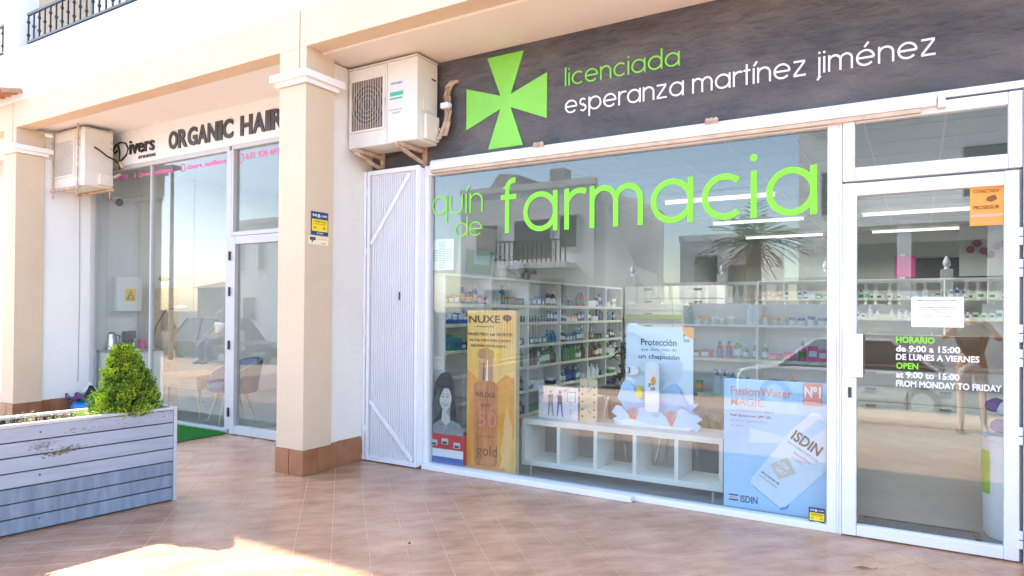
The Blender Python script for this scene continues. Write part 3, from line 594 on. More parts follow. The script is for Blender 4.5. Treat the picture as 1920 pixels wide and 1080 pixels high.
# ============================================================ turf, bag, jug
turfb = mat('turf_backing', (.03, .16, .03), .9)
t = thing('turf_mat', (-8.1, -.25, 0), 'green artificial grass mat lying in front of the salon window', 'mat')
part('backing', MB().box(-9.56, -6.64, -.55, .05, .002, .014), turfb, t)
mb = MB()
for i in range(26000):
    p = Vector((random.uniform(-9.55, -6.645) if i % 3 else random.uniform(-7.7, -6.645), random.uniform(-.545, .045), .013)); spray(mb, p, Vector((random.gauss(0, .4), random.gauss(0, .4), 1)), random.uniform(.015, .03), .0018, i % 2)
o = part('grass_blades', mb, [mat('turf_blade', (.05, .33, .04), .7), mat('turf_blade_dark', (.03, .22, .03), .7)], t); o['kind'] = 'stuff'
def bagmesh(c, rx, ry, rz, seed, n=9):
    rnd = random.Random(seed); mb = MB(); mb.ball((0, 0, 0), 1, 1, 1, n); vs = []
    for x, y, z in mb.v:
        k = 1 + .13 * math.sin(5 * x + seed) * math.cos(4 * y + 2 * z) + rnd.uniform(-.05, .05); zz = max(z * k, -.75); vs.append((c[0] + x * k * rx, c[1] + y * k * ry, c[2] + (zz + .75) * rz))
    mb.v = vs; return mb
bc = (-9.33, -.14, .03)
t = thing('toy_bag', bc, 'blue plastic bag with colourful bits against the white wall', 'bag')
part('bag', bagmesh(bc, .15, .13, .10, 3), mat('blue_plastic', (.03, .22, .60), .3), t, smooth=True)
part('dark_cloth', bagmesh((bc[0] - .06, bc[1] + .12, .03), .17, .10, .19, 5), mat('black_cloth', (.02, .02, .03), .8, .5, 20), t, smooth=True)
mb = [MB() for _ in range(4)]
for i in range(50):
    p = Vector((bc[0] + random.uniform(-.14, .12), bc[1] + random.uniform(-.14, .05), .20 + random.uniform(0, .1))); mb[i % 4].ball(tuple(p), .022, .022, .018, 4)
for k, (q, m) in enumerate(zip(mb, (mat('magenta_toy', (.30, .03, .14), .5), greenp, purple, navy))): part('toy', q, m, t)
jc = (-9.43, .0, .016)
t = thing('plastic_jug', jc, 'cloudy see-through plastic jug upside down by the salon window', 'jug')
part('jug', MB().lathe([(.11, 0), (.125, .05), (.125, .22), (.10, .30), (.04, .36), (.025, .40)], jc, 18), mat('cloudy_plastic', (.60, .58, .57), .4), t, smooth=True)
part('wall_cord', MB().tube([(-9.56, -.08, .42), (-9.565, -.07, 1.6), (-9.57, -.08, 2.9)], .004, 5), grey, t)

# ============================================================ pharmacy interior
room = thing('pharmacy_room', (0, 5, 0), 'white pharmacy shop interior with gridded ceiling behind the glass', 'room')
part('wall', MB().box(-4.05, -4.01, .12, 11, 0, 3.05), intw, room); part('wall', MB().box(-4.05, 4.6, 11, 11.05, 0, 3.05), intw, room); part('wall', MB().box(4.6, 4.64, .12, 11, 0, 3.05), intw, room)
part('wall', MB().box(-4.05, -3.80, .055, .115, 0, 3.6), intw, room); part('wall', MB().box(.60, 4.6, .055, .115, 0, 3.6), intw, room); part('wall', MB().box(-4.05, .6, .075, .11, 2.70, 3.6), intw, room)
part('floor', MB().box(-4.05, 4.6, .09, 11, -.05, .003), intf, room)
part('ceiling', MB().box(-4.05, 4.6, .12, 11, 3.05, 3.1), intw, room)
mb = MB()
for i in range(15): mb.box(-4.0 + .6 * i, -3.985 + .6 * i, .12, 11, 3.043, 3.049)
for i in range(19): mb.box(-4.0, 4.6, .2 + .6 * i, .215 + .6 * i, 3.0425, 3.0485)
part('ceiling_grid', mb, mat('grid_grey', (.5, .5, .5), .6), room)
tube_m = mat('lamp_tube', (1, .98, .93), .5, emit=.28)
for j, y in enumerate((4.4, 7.0, 9.6)):
    for i, x in enumerate((-2.3, .0, 2.3)):
        t = thing('ceiling_lamp', (x, y, 2.9), ('long fluorescent strip lamp, %s row of %s column' % (('nearest', 'middle', 'rearmost')[j], ('the left', 'the middle', 'the right')[i])), 'lamp', 'strip lamps under the pharmacy ceiling')
        part('housing', MB().box(x - .75, x + .75, y - .04, y + .04, 2.96, 3.0), shelfm, t); part('tube', MB().tube([(x - .72, y, 2.93), (x + .72, y, 2.93)], .022, 8), tube_m, t)
        part('suspension', MB().box(x - .5, x - .49, y - .005, y + .005, 3.001, 3.04).box(x + .5, x + .51, y - .005, y + .005, 3.001, 3.04), lgrey, t)
        if True:
            al = bpy.data.lights.new('strip_light', 'AREA'); al.shape = 'RECTANGLE'; al.size = 1.4; al.size_y = .1; al.spread = math.radians(150); al.energy = 7.0; al.color = (1, .97, .9)
            ao = bpy.data.objects.new('strip_light', al); C.objects.link(ao); ao.parent = t; ao.location = (0, 0, -.01)
# products
PM = [bluem, paper, redm, greenp, purple, teal, yellow, orange, navy, lblue, pinkm, brown, whiteb, gold, lgrey]
PN = ['blue', 'white', 'red', 'green', 'purple', 'teal', 'yellow', 'orange', 'navy', 'pale blue', 'pink', 'brown', 'icy white', 'golden', 'grey']
pc = {}
def product(kind, ci, cj):
    key = (kind, ci, cj)
    if key in pc: return pc[key]
    mb = MB()
    if kind == 'box': mb.box(-.03, .03, -.02, .02, 0, .11).box(-.024, .024, -.0208, .0208, .04, .08, 1); mb.box(-.0308, .0308, -.015, .015, .04, .08, 1)
    if kind == 'carton': mb.box(-.045, .045, -.02, .02, 0, .075).box(-.04, .012, -.0208, .0208, .02, .055, 1); mb.box(-.0458, .0458, -.015, .015, .02, .055, 1)
    if kind == 'bottle': mb.lathe([(.026, 0), (.026, .03), (.0262, .031), (.0262, .08), (.026, .081), (.024, .11), (.010, .125), (.010, .13), (.013, .131), (.013, .155)], n=10, ms=[0, 0, 1, 1, 0, 0, 0, 1, 1])
    if kind == 'jar': mb.lathe([(.03, 0), (.03, .045), (.032, .046), (.032, .07)], n=10, ms=[0, 1, 1])
    if kind == 'pump': mb.lathe([(.03, 0), (.03, .13), (.012, .15), (.008, .17), (.008, .19)], n=10, ms=[0, 0, 1, 1]); mb.box(-.03, .01, -.006, .006, .19, .2, 1)
    me = mb.mesh(kind, [PM[ci], PM[cj]]); pc[key] = me; return me
nprod = 0
def put(kind, ci, cj, x, y, z, rz, where, sc_=1.0):
    global nprod; nprod += 1
    nm = {'box': 'medicine_box', 'carton': 'carton', 'bottle': 'bottle', 'jar': 'jar', 'pump': 'pump_bottle'}[kind]
    o = bpy.data.objects.new(nm, product(kind, ci, cj)); C.objects.link(o); o.location = (x, y, z); o.rotation_euler = (0, 0, rz); o.scale = (sc_ * random.uniform(.9, 1.15), sc_, sc_ * random.uniform(.8, 1.1))
    sec = ''
    if where.endswith('wall shelving') and 'left' in where: sec = (', near end', ', nearer middle', ', farther middle', ', far end')[min(3, int(y / 1.13))]
    elif 'back wall' in where: sec = (', left part', ', centre part', ', right part')[min(2, int((x + 2.6) / 1.7))]
    lab = '%s %s, %s label, %s%s' % (PN[ci], nm.replace('_', ' '), PN[cj], where, sec)
    tag(o, lab, nm.replace('_', ' ').split()[-1], lab)
price_m = mat('price_strip', (.62, .70, .40), .5, 0, 12, col2=(.80, .80, .76))
def shelf_unit(name, label, x0, x1, y0, y1, levels, divs, axis, face, backm=shelfm, top=None):
    t = thing(name, ((x0 + x1) / 2, (y0 + y1) / 2, 0), label, 'shelving'); th = .022
    for z in levels: part('shelf', MB().box(x0 + .004, x1 - .004, y0 + .004, y1 - .004, z - th, z), shelfm, t)
    H = (top or levels[-1]) + .0
    for d in divs:
        mb = MB().box(x0, x1, d - .012, d + .012, 0, H - .024) if axis == 'y' else MB().box(d - .012, d + .012, y0, y1, 0, H - .024); part('upright', mb, shelfm, t)
    for z in levels[:-1]: part('price_rail', MB().box(x1 - .003, x1 + .001, y0 + .01, y1 - .01, z - .021, z + .012) if face == '+x' else MB().box(x0 + .01, x1 - .01, y0 - .001, y0 + .003, z - .021, z + .012), price_m, t)
    if face == '+x': part('back_panel', MB().box(x0 - .012, x0 - .001, y0, y1, 0, H), backm, t)
    else: part('back_panel', MB().box(x0, x1, y1 + .001, y1 + .012, 0, H), backm, t)
    return t
ORD = ['lowest', 'second', 'third', 'fourth', 'fifth', 'sixth', 'top']
def fill(x0, x1, y0, y1, z, axis, where, palette, kinds, step, gaps=.12):
    a, b = (y0, y1) if axis == 'y' else (x0, x1); p = a + .05
    while p < b - .05:
        ci = random.choice(palette); cj = random.choice([c for c in (1, 1, 0, 7, 3, 12) if c != ci]); kd = random.choice(kinds); run = random.randint(1, 4)
        for r in range(run):
            if p > b - .05: break
            if axis == 'y': put(kd, ci, cj, x1 - .06 - random.uniform(0, .03), p, z, PI / 2 + random.uniform(-.1, .1), where, random.uniform(1.05, 1.35))
            else: put(kd, ci, cj, p, y0 + .07 + random.uniform(0, .03), z, random.uniform(-.1, .1), where, random.uniform(1.05, 1.35))
            p += step * random.uniform(.85, 1.15) * (1.35 if kd == 'carton' else 1)
        if random.random() < gaps: p += step * 1.2
LV = [.26, .52, .78, 1.02, 1.27, 1.46, 1.75]
shelf_unit('wall_shelving', 'white open shelving full of products along the left pharmacy wall', -4.0, -3.70, .16, 4.5, LV, (.172, .95, 1.72, 2.5, 3.3, 3.9, 4.488), 'y', '+x')
pals = [(3, 8, 4, 11), (5, 3, 8, 12), (3, 13, 1, 11), (8, 0, 5, 8), (4, 0, 8, 1), (0, 9, 2, 1, 8)]
for i, z in enumerate(LV[:-1]):
    fill(-4, -3.70, (.2 if i > 2 else .9), 4.45, z, 'y', '%s shelf of the left wall shelving' % ORD[i], pals[i], (['bottle', 'carton'], ['jar', 'bottle'], ['bottle', 'pump'], ['box', 'carton', 'bottle'], ['box', 'jar'], ['box', 'carton', 'bottle'])[i], .078, .2)
# things on top of the left shelving
t = thing('display_board', (-3.8, .9, 1.75), 'leaning poster board with green print on the left shelving top', 'poster')
part('board', MB().obox((-3.84, .9, 2.01), (0, .32, 0), (.03, 0, .25), (.008, 0, 0)), mat('beige_print', (.62, .58, .50), .6), t)
part('print', MB().obox((-3.828, .93, 1.90), (0, .24, 0), (.012, 0, .12), (.0015, 0, 0)), greenp, t); part('print', MB().obox((-3.815, .95, 1.95), (0, .14, 0), (.008, 0, .07), (.0015, 0, 0)), mat('mint_print', (.35, .6, .55), .5), t)
for yy, r, hh, m, lab in ((1.36, .07, .22, mat('cream_tin', (.62, .55, .42), .5), 'cream lidded tin on the left shelving top'), (1.62, .085, .24, mat('patterned_tin', (.20, .28, .38), .5, 0, 30, col2=(.7, .72, .74)), 'blue patterned tin jar on the left shelving top')):
    t = thing('tin_jar', (-3.85, yy, 1.75), lab, 'tin'); part('jar', MB().lathe([(r, 0), (r, hh * .85)], (-3.85, yy, 1.75), 18), m, t, smooth=True); part('lid', MB().lathe([(r * 1.05, hh * .85), (r * 1.05, hh * .95), (.01, hh), (.012, hh * 1.1)], (-3.85, yy, 1.75), 18), dark, t)
t = thing('figurine', (-3.85, 1.92, 1.75), 'small black figurine on the left shelving top', 'figurine')
part('body', MB().ball((-3.85, 1.92, 1.81), .05, .06, .06, 7).ball((-3.84, 1.90, 1.91), .035, .035, .04, 7).tube([(-3.84, 1.92, 1.83), (-3.80, 2.02, 1.85)], .018, 7).ball((-3.80, 2.04, 1.85), .025, .025, .025, 6), black, t, smooth=True)
# acrylic cross holder at jamb
t = thing('cross_panel', (-3.66, .1, 1.76), 'pale perforated cross panel behind the left edge of display window', 'display')
part('panel', MB().box(-3.80, -3.56, .10, .105, 1.77, 2.05), mat('frosted_panel', (.68, .72, .72), .5), t)
mb = MB()
for r in range(15):
    for c in range(13):
        if 4 <= c <= 8 or 4 <= r <= 10: mb.box(-3.785 + c * .016, -3.777 + c * .016, .098, .0995, 1.79 + r * .016, 1.798 + r * .016)
part('cross_dots', mb, dark, t)
# rear drawers, shelves, counter
def drawers(name, label, x0, x1, y0, y1, z1, rows, cols, m=shelfm, zb=.08):
    t = thing(name, ((x0 + x1) / 2, y0, 0), label, 'cabinet'); part('carcass', MB().box(x0, x1, y0 + .02, y1, 0, z1), m, t)
    w_ = (x1 - x0) / cols; h_ = (z1 - zb) / rows
    for r in range(rows):
        for c in range(cols):
            a, b, z0, z1_ = x0 + c * w_ + .006, x0 + (c + 1) * w_ - .006, zb + r * h_ + .006, zb + (r + 1) * h_ - .006
            d = part('drawer', MB().box(a, b, y0, y0 + .019, z0, z1_), m, t); part('handle', MB().box((a + b) / 2 - .06, (a + b) / 2 + .06, y0 - .012, y0 - .001, z1_ - .05, z1_ - .03), grey, d)
    return t
drawers('drawer_cabinet', 'tall white drawer cabinet in the depth behind the display stand', -3.98, -2.42, 5.3, 5.8, 1.80, 9, 2)
q = drawers('sales_counter', 'white sales counter with drawers seen through the glass door', -1.7, 1.5, 4.9, 5.5, .70, 3, 4)
part('counter_top', MB().box(-1.75, 1.55, 4.85, 5.55, .70, .74).box(-1.7, 1.5, 5.2, 5.5, .741, 1.12), mat('dark_counter_wood', (.13, .085, .055), .4, .2, 3, stretch=(1, 4, 4)), q)
shelf_unit('back_shelving', 'white back wall shelving behind the sales counter', -2.6, 3.5, 8.6, 8.9, [.5, .9, 1.3, 1.65, 2.0], (-2.588, -1.1, .4, 1.9, 3.488), 'x', '-y')
for z, pal in ((1.3, (9, 1, 12)), (1.65, (9, 3, 0, 1)), (.9, (1, 7, 9))): fill(-2.55, 2.2, 8.6, 8.9, z, 'x', '%s shelf of the back wall shelving' % {1.3: 'middle', 1.65: 'upper', .9: 'low'}[z], pal, ['box', 'carton', 'bottle'], .10, .15)
t = shelf_unit('gondola_shelf', 'low white gondola shelf with sunscreen bottles behind the blue poster', -2.15, -.62, 2.3, 2.62, [.12, .55, .92, 1.28], (-2.138, -1.38, -.632), 'x', '-y', top=1.5)
for z, pal, kd in ((.12, (3, 5), ['pump']), (.55, (12, 3, 1, 0), ['pump', 'bottle', 'box']), (.92, (10, 2, 1, 3, 8), ['carton', 'box', 'bottle']), (1.28, (1, 12, 5, 14), ['bottle', 'pump', 'jar'])): fill(-2.13, -.64, 2.3, 2.62, z, 'x', '%s shelf of the low gondola' % {.12: 'bottom', .55: 'lower', .92: 'upper', 1.28: 'highest'}[z], pal, kd, .085, .1)
t = thing('green_strip', (-3.2, 5.27, 1.3), 'bright green band across the white drawer cabinet', 'strip'); part('band', MB().box(-3.97, -2.43, 5.262, 5.286, 1.29, 1.36), mat('lime_band', (.35, .50, .05), .5), t)
# potted plant
t = thing('potted_plant', (-2.95, 2.6, 0), 'dark leafy plant in a brown pot behind the display bench', 'plant')
part('pot', MB().lathe([(.12, 0), (.16, .3), (.17, .32)], (-2.95, 2.6, .0), 16), brown, t); part('stem', MB().tube([(-2.95, 2.6, .3), (-2.95, 2.6, 1.05)], .012, 6), brown, t)
lf = mat('dark_leaf', (.02, .06, .03), .5)
for i in range(46):
    a = random.uniform(0, 2 * PI); z = random.uniform(.45, 1.1); l = random.uniform(.16, .3); d = Vector((math.cos(a), math.sin(a), random.uniform(-.3, .5))).normalized(); p = Vector((-2.95, 2.6, z)); s_ = d.cross(Vector((0, 0, 1))).normalized() * .022
    part('leaf', MB().add([p, p + d * l * .5 + s_ + Vector((0, 0, .02)), p + d * l - Vector((0, 0, .05)), p + d * l * .5 - s_ + Vector((0, 0, .02))], [(0, 1, 2, 3)]), lf, t)
t = thing('added_dark_panel', (.6, 10.97, 0), 'added dark panel shaped as a doorway at the rear of the pharmacy', 'doorway'); part('opening', MB().box(-.2, 1.5, 10.96, 10.99, 0, 2.5), dark, t); part('frame', MB().box(-.3, -.2, 10.94, 10.99, 0, 2.6).box(1.5, 1.6, 10.94, 10.99, 0, 2.6), shelfm, t)  # flat dark panel added to deepen the tones at the rear
t = thing('product_poster', (-1.6, 8.5, 2.1), 'pale framed product poster above the back wall shelving', 'poster'); part('board', MB().box(-2.1, -1.1, 8.50, 8.52, 2.05, 2.75), mat('poster_mint', (.5, .62, .6), .5, 0, 2, col2=(.75, .78, .75)), t); T_ = text_mesh('Sensilis', -1.9, -1.4, 2.5, 2.6, 'y', 8.499, coral, t)
# wall poster rear
t = thing('magenta_poster', (-.05, 8.5, 1.9), 'magenta poster hanging high above the back wall shelving', 'poster'); part('board', MB().box(-.32, -.02, 8.50, 8.52, 2.02, 2.38), pinkm, t)
t = thing('balloon_poster', (.9, 8.5, 1.9), 'pale poster with pink balloons on the rear pharmacy wall', 'poster'); part('board', MB().box(.6, 1.6, 8.50, 8.52, 2.02, 2.9), lgrey, t)
mb = MB()
for i in range(9): mb.tube([(.75 + i * .09, 8.485, 2.45 + .1 * math.sin(i * 1.7)), (.75 + i * .09, 8.499, 2.45 + .1 * math.sin(i * 1.7))], .06, 12)
part('balloon_print', mb, mat('mauve_print', (.4, .12, .2), .6), t)

# ============================================================ window display
tb = thing('display_bench', (-2.1, .5, 0), 'low white five-compartment bench standing in the pharmacy window', 'bench')
bx0, bx1, by0, by1, bz0, bz1 = -2.965, -1.235, .32, .70, .065, .465; th = .045
part('top', MB().box(bx0, bx1, by0, by1, bz1 - th, bz1), shelfm, tb, bevel=.002); part('bottom', MB().box(bx0, bx1, by0, by1, bz0, bz0 + th), shelfm, tb, bevel=.002)
for i in range(6):
    x = bx0 + (bx1 - bx0 - .03) * i / 5; part('divider', MB().box(x + .0005, x + .03, by0 + (.0 if i in (0, 5) else .004), by1 - .004, bz0 + th, bz1 - th), shelfm, tb)
for x, y in ((bx0 + .07, by0 + .04), (bx1 - .08, by0 + .04), (bx0 + .07, by1 - .04), (bx1 - .08, by1 - .04)): part('leg', MB().tube([(x, y, .003), (x, y, bz0)], .014, 10), chrome, tb)
# orange sun oil standee
t = thing('sun_oil_standee', (-3.15, .1, .04), 'tall golden orange sun oil standee at the left of the display', 'standee')
part('board', MB().box(-3.40, -2.915, .10, .112, .02, 1.41), gold, t)
part('side_edge', MB().box(-2.914, -2.90, .10, .16, .02, 1.40), mat('pale_gold', (.72, .55, .3), .6), t)
def flat(pts, lay, m, y=.10, nm='print', par=None): return part(nm, MB().prism(pts, y - .0012 - .0007 * lay, y - .0002 - .0007 * (lay - 1) if lay > 1 else y), m, par)
flat([(-3.40, .9), (-3.30, .82), (-3.2, .86), (-3.1, .78), (-3.0, .86), (-2.916, .83), (-2.916, .3), (-3.0, .45), (-3.05, .2), (-3.0, .03), (-3.40, .03)], 1, mat('orange_satin', (.80, .27, .02), .4, 0, 3, col2=(.88, .45, .08), stretch=(3, 1, 1)), par=t)
def rrect(x0, x1, z0, z1, r, n=6):
    return [p for cx_, cz_, a in ((x1 - r, z1 - r, 0), (x0 + r, z1 - r, 90), (x0 + r, z0 + r, 180), (x1 - r, z0 + r, 270)) for p in arc(cx_, cz_, r, a, a + 90, n)]
flat(rrect(-3.325, -3.08, .06, .79, .05), 2, amber, nm='bottle_print', par=t)
flat(rrect(-3.27, -3.13, .79, 1.0, .01), 3, mat('copper_print', (.62, .30, .12), .4), nm='neck_print', par=t)
flat([(-3.29, 1.02), (-3.27, 1.07), (-3.20, 1.085), (-3.13, 1.06), (-3.12, 1.0), (-3.26, 1.0)], 4, mat('copper_print', (0, 0, 0)), nm='pump_print', par=t)
flat([(-3.235, .80), (-3.225, .98), (-3.215, .98), (-3.215, .80)], 4, brown, par=t); flat([(-3.20, .80), (-3.19, .98), (-3.18, .98), (-3.18, .80)], 4, vinylw, par=t)
flat([(-3.06, .05), (-2.96, .10), (-2.93, .4), (-2.99, .6), (-3.02, .4), (-3.0, .25)], 3, mat('light_satin', (.90, .55, .20), .4), par=t)
for s, a, b, z0, z1, m, bo in (('NUXE', -3.385, -3.06, 1.30, 1.365, brown, .02), ('PARIS', -3.30, -3.12, 1.262, 1.275, brown, 0), ('NUESTRO 1er ACEITE', -3.39, -2.94, 1.19, 1.215, brown, .02), ('ALTA PROTECCIÓN', -3.38, -2.96, 1.14, 1.165, brown, .02), ('GLOW DORADO', -3.36, -3.0, 1.09, 1.112, brown, .02), ('NUXE', -3.30, -3.10, .655, .70, brown, .02), ('sun', -3.25, -3.15, .575, .60, brown, 0), ('50', -3.28, -3.09, .40, .53, coral, -.005), ('HUILE SOLAIRE', -3.28, -3.12, .31, .322, brown, 0), ('gold', -3.29, -3.08, .12, .24, brown, 0)):
    text_mesh(s, a, b, z0, z1, 'y', .0962, m, t, bold=bo, ext=.0005)
part('tree_logo', MB().prism([(x_ * .045 - 2.99, z_ * .028 + 1.345) for x_, z_ in arc(0, 0, 1, 0, 360, 14)[:-1]], .0970, .0999).box(-2.993, -2.987, .0970, .0999, 1.30, 1.33), brown, t)
# portrait standee
t = thing('portrait_standee', (-3.58, .06, .04), 'black and white portrait standee over a red product shelf', 'standee')
part('base_panel', MB().box(-3.74, -3.40, .05, .11, .045, .30), redm, t)
part('blue_band', MB().box(-3.739, -3.401, .047, .0495, .046, .10), bluem, t); part('white_band', MB().box(-3.739, -3.401, .047, .0495, .101, .17), paper, t)
for x, z in ((-3.60, .24), (-3.47, .215), (-3.72, .22)): part('product_print', MB().box(x - .035, x + .035, .046, .0497, z - .025, z + .025), lgrey, t); part('product_print', MB().box(x - .025, x + .025, .0445, .0457, z - .02, z), navy, t)
g1, g2_, g3 = mat('portrait_hair', (.06, .06, .065), .6, .3, 20), mat('portrait_skin', (.62, .60, .58), .6, .08, 8), mat('portrait_shirt', (.30, .33, .36), .6, .3, 14, stretch=(3, 1, 1))
flat([(-3.75, .30), (-3.75, .58), (-3.72, .76), (-3.66, .84), (-3.60, .86), (-3.54, .82), (-3.51, .74), (-3.50, .6), (-3.48, .45), (-3.45, .31)], 1, g1, .062, 'hair_print', t)
flat([(-3.745, .30), (-3.74, .38), (-3.66, .43), (-3.60, .40), (-3.53, .43), (-3.45, .40), (-3.41, .34), (-3.41, .30)], 2, g3, .062, 'shirt_print', t)
flat([(-3.65, .42), (-3.64, .52), (-3.56, .52), (-3.55, .42), (-3.60, .38)], 3, g2_, .062, 'neck_print', t)
flat([(cx_ * .066 - 3.605, cz_ * .105 + .62) for cx_, cz_ in arc(0, 0, 1, 0, 360, 22)[:-1]], 4, g2_, .062, 'face_print', t)
flat([(-3.675, .60), (-3.67, .72), (-3.62, .78), (-3.55, .76), (-3.535, .68), (-3.57, .71), (-3.62, .71), (-3.65, .66)], 5, g1, .062, 'hair_print', t)
for x in (-3.632, -3.582): flat([(x + .013 * a, .635 + .005 * b) for a, b in arc(0, 0, 1, 0, 360, 8)[:-1]], 5, black, .062, 'eye_print', t); flat([(x - .016, .655), (x + .016, .657), (x + .014, .661), (x - .014, .66)], 5, g1, .062, 'brow_print', t)
flat([(-3.612, .60), (-3.60, .597), (-3.597, .603)], 5, g3, .062, 'nose_print', t); flat([(-3.64, .578), (-3.605, .55), (-3.572, .578), (-3.605, .572)], 5, g1, .062, 'mouth_print', t); flat([(-3.63, .574), (-3.605, .560), (-3.582, .574), (-3.605, .571)], 6, paper, .062, 'teeth_print', t); flat([(-3.60, .50), (-3.56, .53), (-3.545, .60), (-3.55, .52), (-3.56, .46)], 5, mat('portrait_shadow', (.36, .35, .35), .6), .062, 'shadow_print', t)
for k_ in range(7): flat([(-3.74 + k_ * .014, .40 + .02 * k_), (-3.73 + k_ * .013, .62 + .02 * k_), (-3.726 + k_ * .013, .62 + .02 * k_), (-3.735 + k_ * .014, .40 + .02 * k_)], 3, mat('hair_strand', (.22, .22, .22), .6), .062, 'hair_print', t)
# picture card and wooden peg board
t = thing('picture_card', (-2.69, .45, .465), 'white card with two printed figures standing on the bench', 'card')
part('board', MB().box(-2.87, -2.49, .45, .462, .466, .745), mat('lilac_card', (.78, .72, .78), .5, 0, 9, col2=(.86, .84, .88)), t)
for x, m in ((-2.75, grey), (-2.66, navy)):
    part('figure_print', MB().prism([(x - .02, .49), (x - .005, .60), (x + .005, .60), (x + .02, .49), (x + .03, .49), (x + .018, .66), (x - .018, .66), (x - .03, .49)], .448, .4498), bluem if m is navy else g3, t); part('figure_print', MB().box(x - .022, x + .022, .4462, .4478, .60, .68).tube([(x, .446, .70), (x, .4478, .70)], .014, 10), m, t)
part('frame_print', MB().box(-2.59, -2.51, .4475, .4498, .62, .71), bluem, t); part('inner_print', MB().box(-2.585, -2.515, .446, .4472, .625, .705), paper, t)
mb = MB()
for i in range(26): x, z = random.uniform(-2.86, -2.5), random.uniform(.48, .73); mb.tube([(x, .4488, z), (x, .4498, z)], random.uniform(.006, .016), 7)
part('heart_print', mb, mat('light_pink_print', (.82, .5, .62), .5), t)
t = thing('peg_board', (-2.39, .5, .465), 'upright wooden board with two columns of dark holes', 'stand')
part('board', MB().prism(rrect(-2.475, -2.315, .466, .83, .02), .46, .475), wood2, t)
mb = MB(); [mb.tube([(x, .457, z), (x, .4599, z)], .009, 10) for x in (-2.45, -2.34) for z in (.51, .57, .635, .70, .76)]
part('peg_hole', mb, brown, t); part('slit', MB().obox((-2.38, .459, .735), (.022, 0, .02), (0, .0008, 0), (-.002, 0, .002)).box(-2.397, -2.393, .4582, .4598, .75, .80).obox((-2.385, .459, .55), (.015, 0, -.015), (0, .0008, 0), (.002, 0, .002)), brown, t)
# sunscreen wave display
t = thing('sunscreen_display', (-1.82, .5, .465), 'pale blue cardboard sunscreen display with wave-shaped base on bench', 'display')
part('back_board', MB().prism([(-2.085, .60), (-2.085, 1.22), (-2.08, 1.28), (-2.05, 1.31), (-2.0, 1.315), (-1.965, 1.285), (-1.52, 1.285), (-1.52, .60)], .53, .54), mat('ice_card', (.66, .79, .90), .5), t)
def wave(x0, x1, z0, z1, bumps, amp, seed):
    r = random.Random(seed); top = [(x0 + (x1 - x0) * i / 40, z1 + amp * math.sin(bumps * 2 * PI * i / 40 + seed) + .5 * amp * math.sin(bumps * 3.7 * PI * i / 40)) for i in range(41)]
    return [(x0 - .0, z0)] + [(x0 - .03, z0 + (z1 - z0) * .35), (x0 + .01, z0 + (z1 - z0) * .5), (x0 - .04, z0 + (z1 - z0) * .75)] + top + [(x1 + .04, z0 + (z1 - z0) * .75), (x1 - .01, z0 + (z1 - z0) * .5), (x1 + .03, z0 + (z1 - z0) * .35), (x1, z0)]
part('wave_layer', MB().prism(wave(-2.11, -1.51, .50, .75, 1.6, .06, 1.0), .505, .515), mat('mid_blue_card', (.32, .57, .86), .5, .12, 6), t)
part('wave_layer', MB().prism(wave(-2.15, -1.47, .466, .60, 2.2, .03, 2.2), .478, .488), mat('pale_wave_card', (.50, .72, .92), .5), t)
part('sand_layer', MB().prism(wave(-2.10, -1.53, .467, .50, 1.0, .015, .5), .470, .4775), mat('sand_card', (.85, .83, .80), .6), t)
bt = part('sunscreen_bottle', MB().prism(rrect(-1.885, -1.77, .60, 1.0, .03), .44, .468), paper, t); part('sun_print', MB().prism([(-1.84 + .045 * a, .85 + .045 * b) for a, b in arc(0, 0, 1, -60, 60, 8)] + [(-1.84, .85)], .437, .4395), orange, bt)
def T(s, a, b, z0, z1, y, m, par, bo=.02): text_mesh(s, a, b, z0, z1, 'y', y, m, par, bold=bo, ext=.0005)
T('P', -1.855, -1.83, .80, .83, .4395, dark, bt); T('20', -1.84, -1.80, .775, .80, .4395, dark, bt)
T('Protección', -1.955, -1.655, 1.13, 1.185, .5295, navy, t); T('que dura más de', -1.955, -1.655, 1.08, 1.11, .5295, navy, t, 0); T('un chapuzón', -1.975, -1.63, 1.01, 1.06, .5295, navy, t)
T('P', -1.60, -1.575, 1.20, 1.235, .5295, dark, t); T('20', -1.60, -1.55, 1.165, 1.19, .5295, dark, t)
part('sun_print', MB().prism([(-1.52 + .09 * math.cos(math.radians(a)), 1.285 + .09 * math.sin(math.radians(a))) for a in range(180, 271, 10)] + [(-1.5201, 1.2849)], .527, .5298), orange, t)
part('badge_print', MB().prism([(-2.02 + .06 * a, .92 + .04 * b) for a, b in arc(0, 0, 1, 0, 360, 16)[:-1]], .5025, .5048), paper, t); T('3', -2.06, -2.035, .895, .945, .5022, navy, t)
part('duck_print', MB().prism([(-1.99, .70), (-1.93, .70), (-1.925, .74), (-1.94, .77), (-1.95, .80), (-1.975, .80), (-1.975, .76), (-1.99, .74)], .5025, .5048), yellow, t)
mb = MB()
for cx_ in (-2.0, -1.68):
    for k in range(5): mb.tube([(cx_, .4765, .49), (cx_ + (k - 2) * .015, .4765, .55), (cx_ + (k - 2) * .022, .4765, .60 + .01 * (2 - abs(k - 2)))], .006, 5)
part('coral_print', mb, coral, t)
part('fish_print', MB().prism([(-1.85, .565), (-1.80, .575), (-1.77, .565), (-1.80, .555)], .4762, .4778), skyb, t)
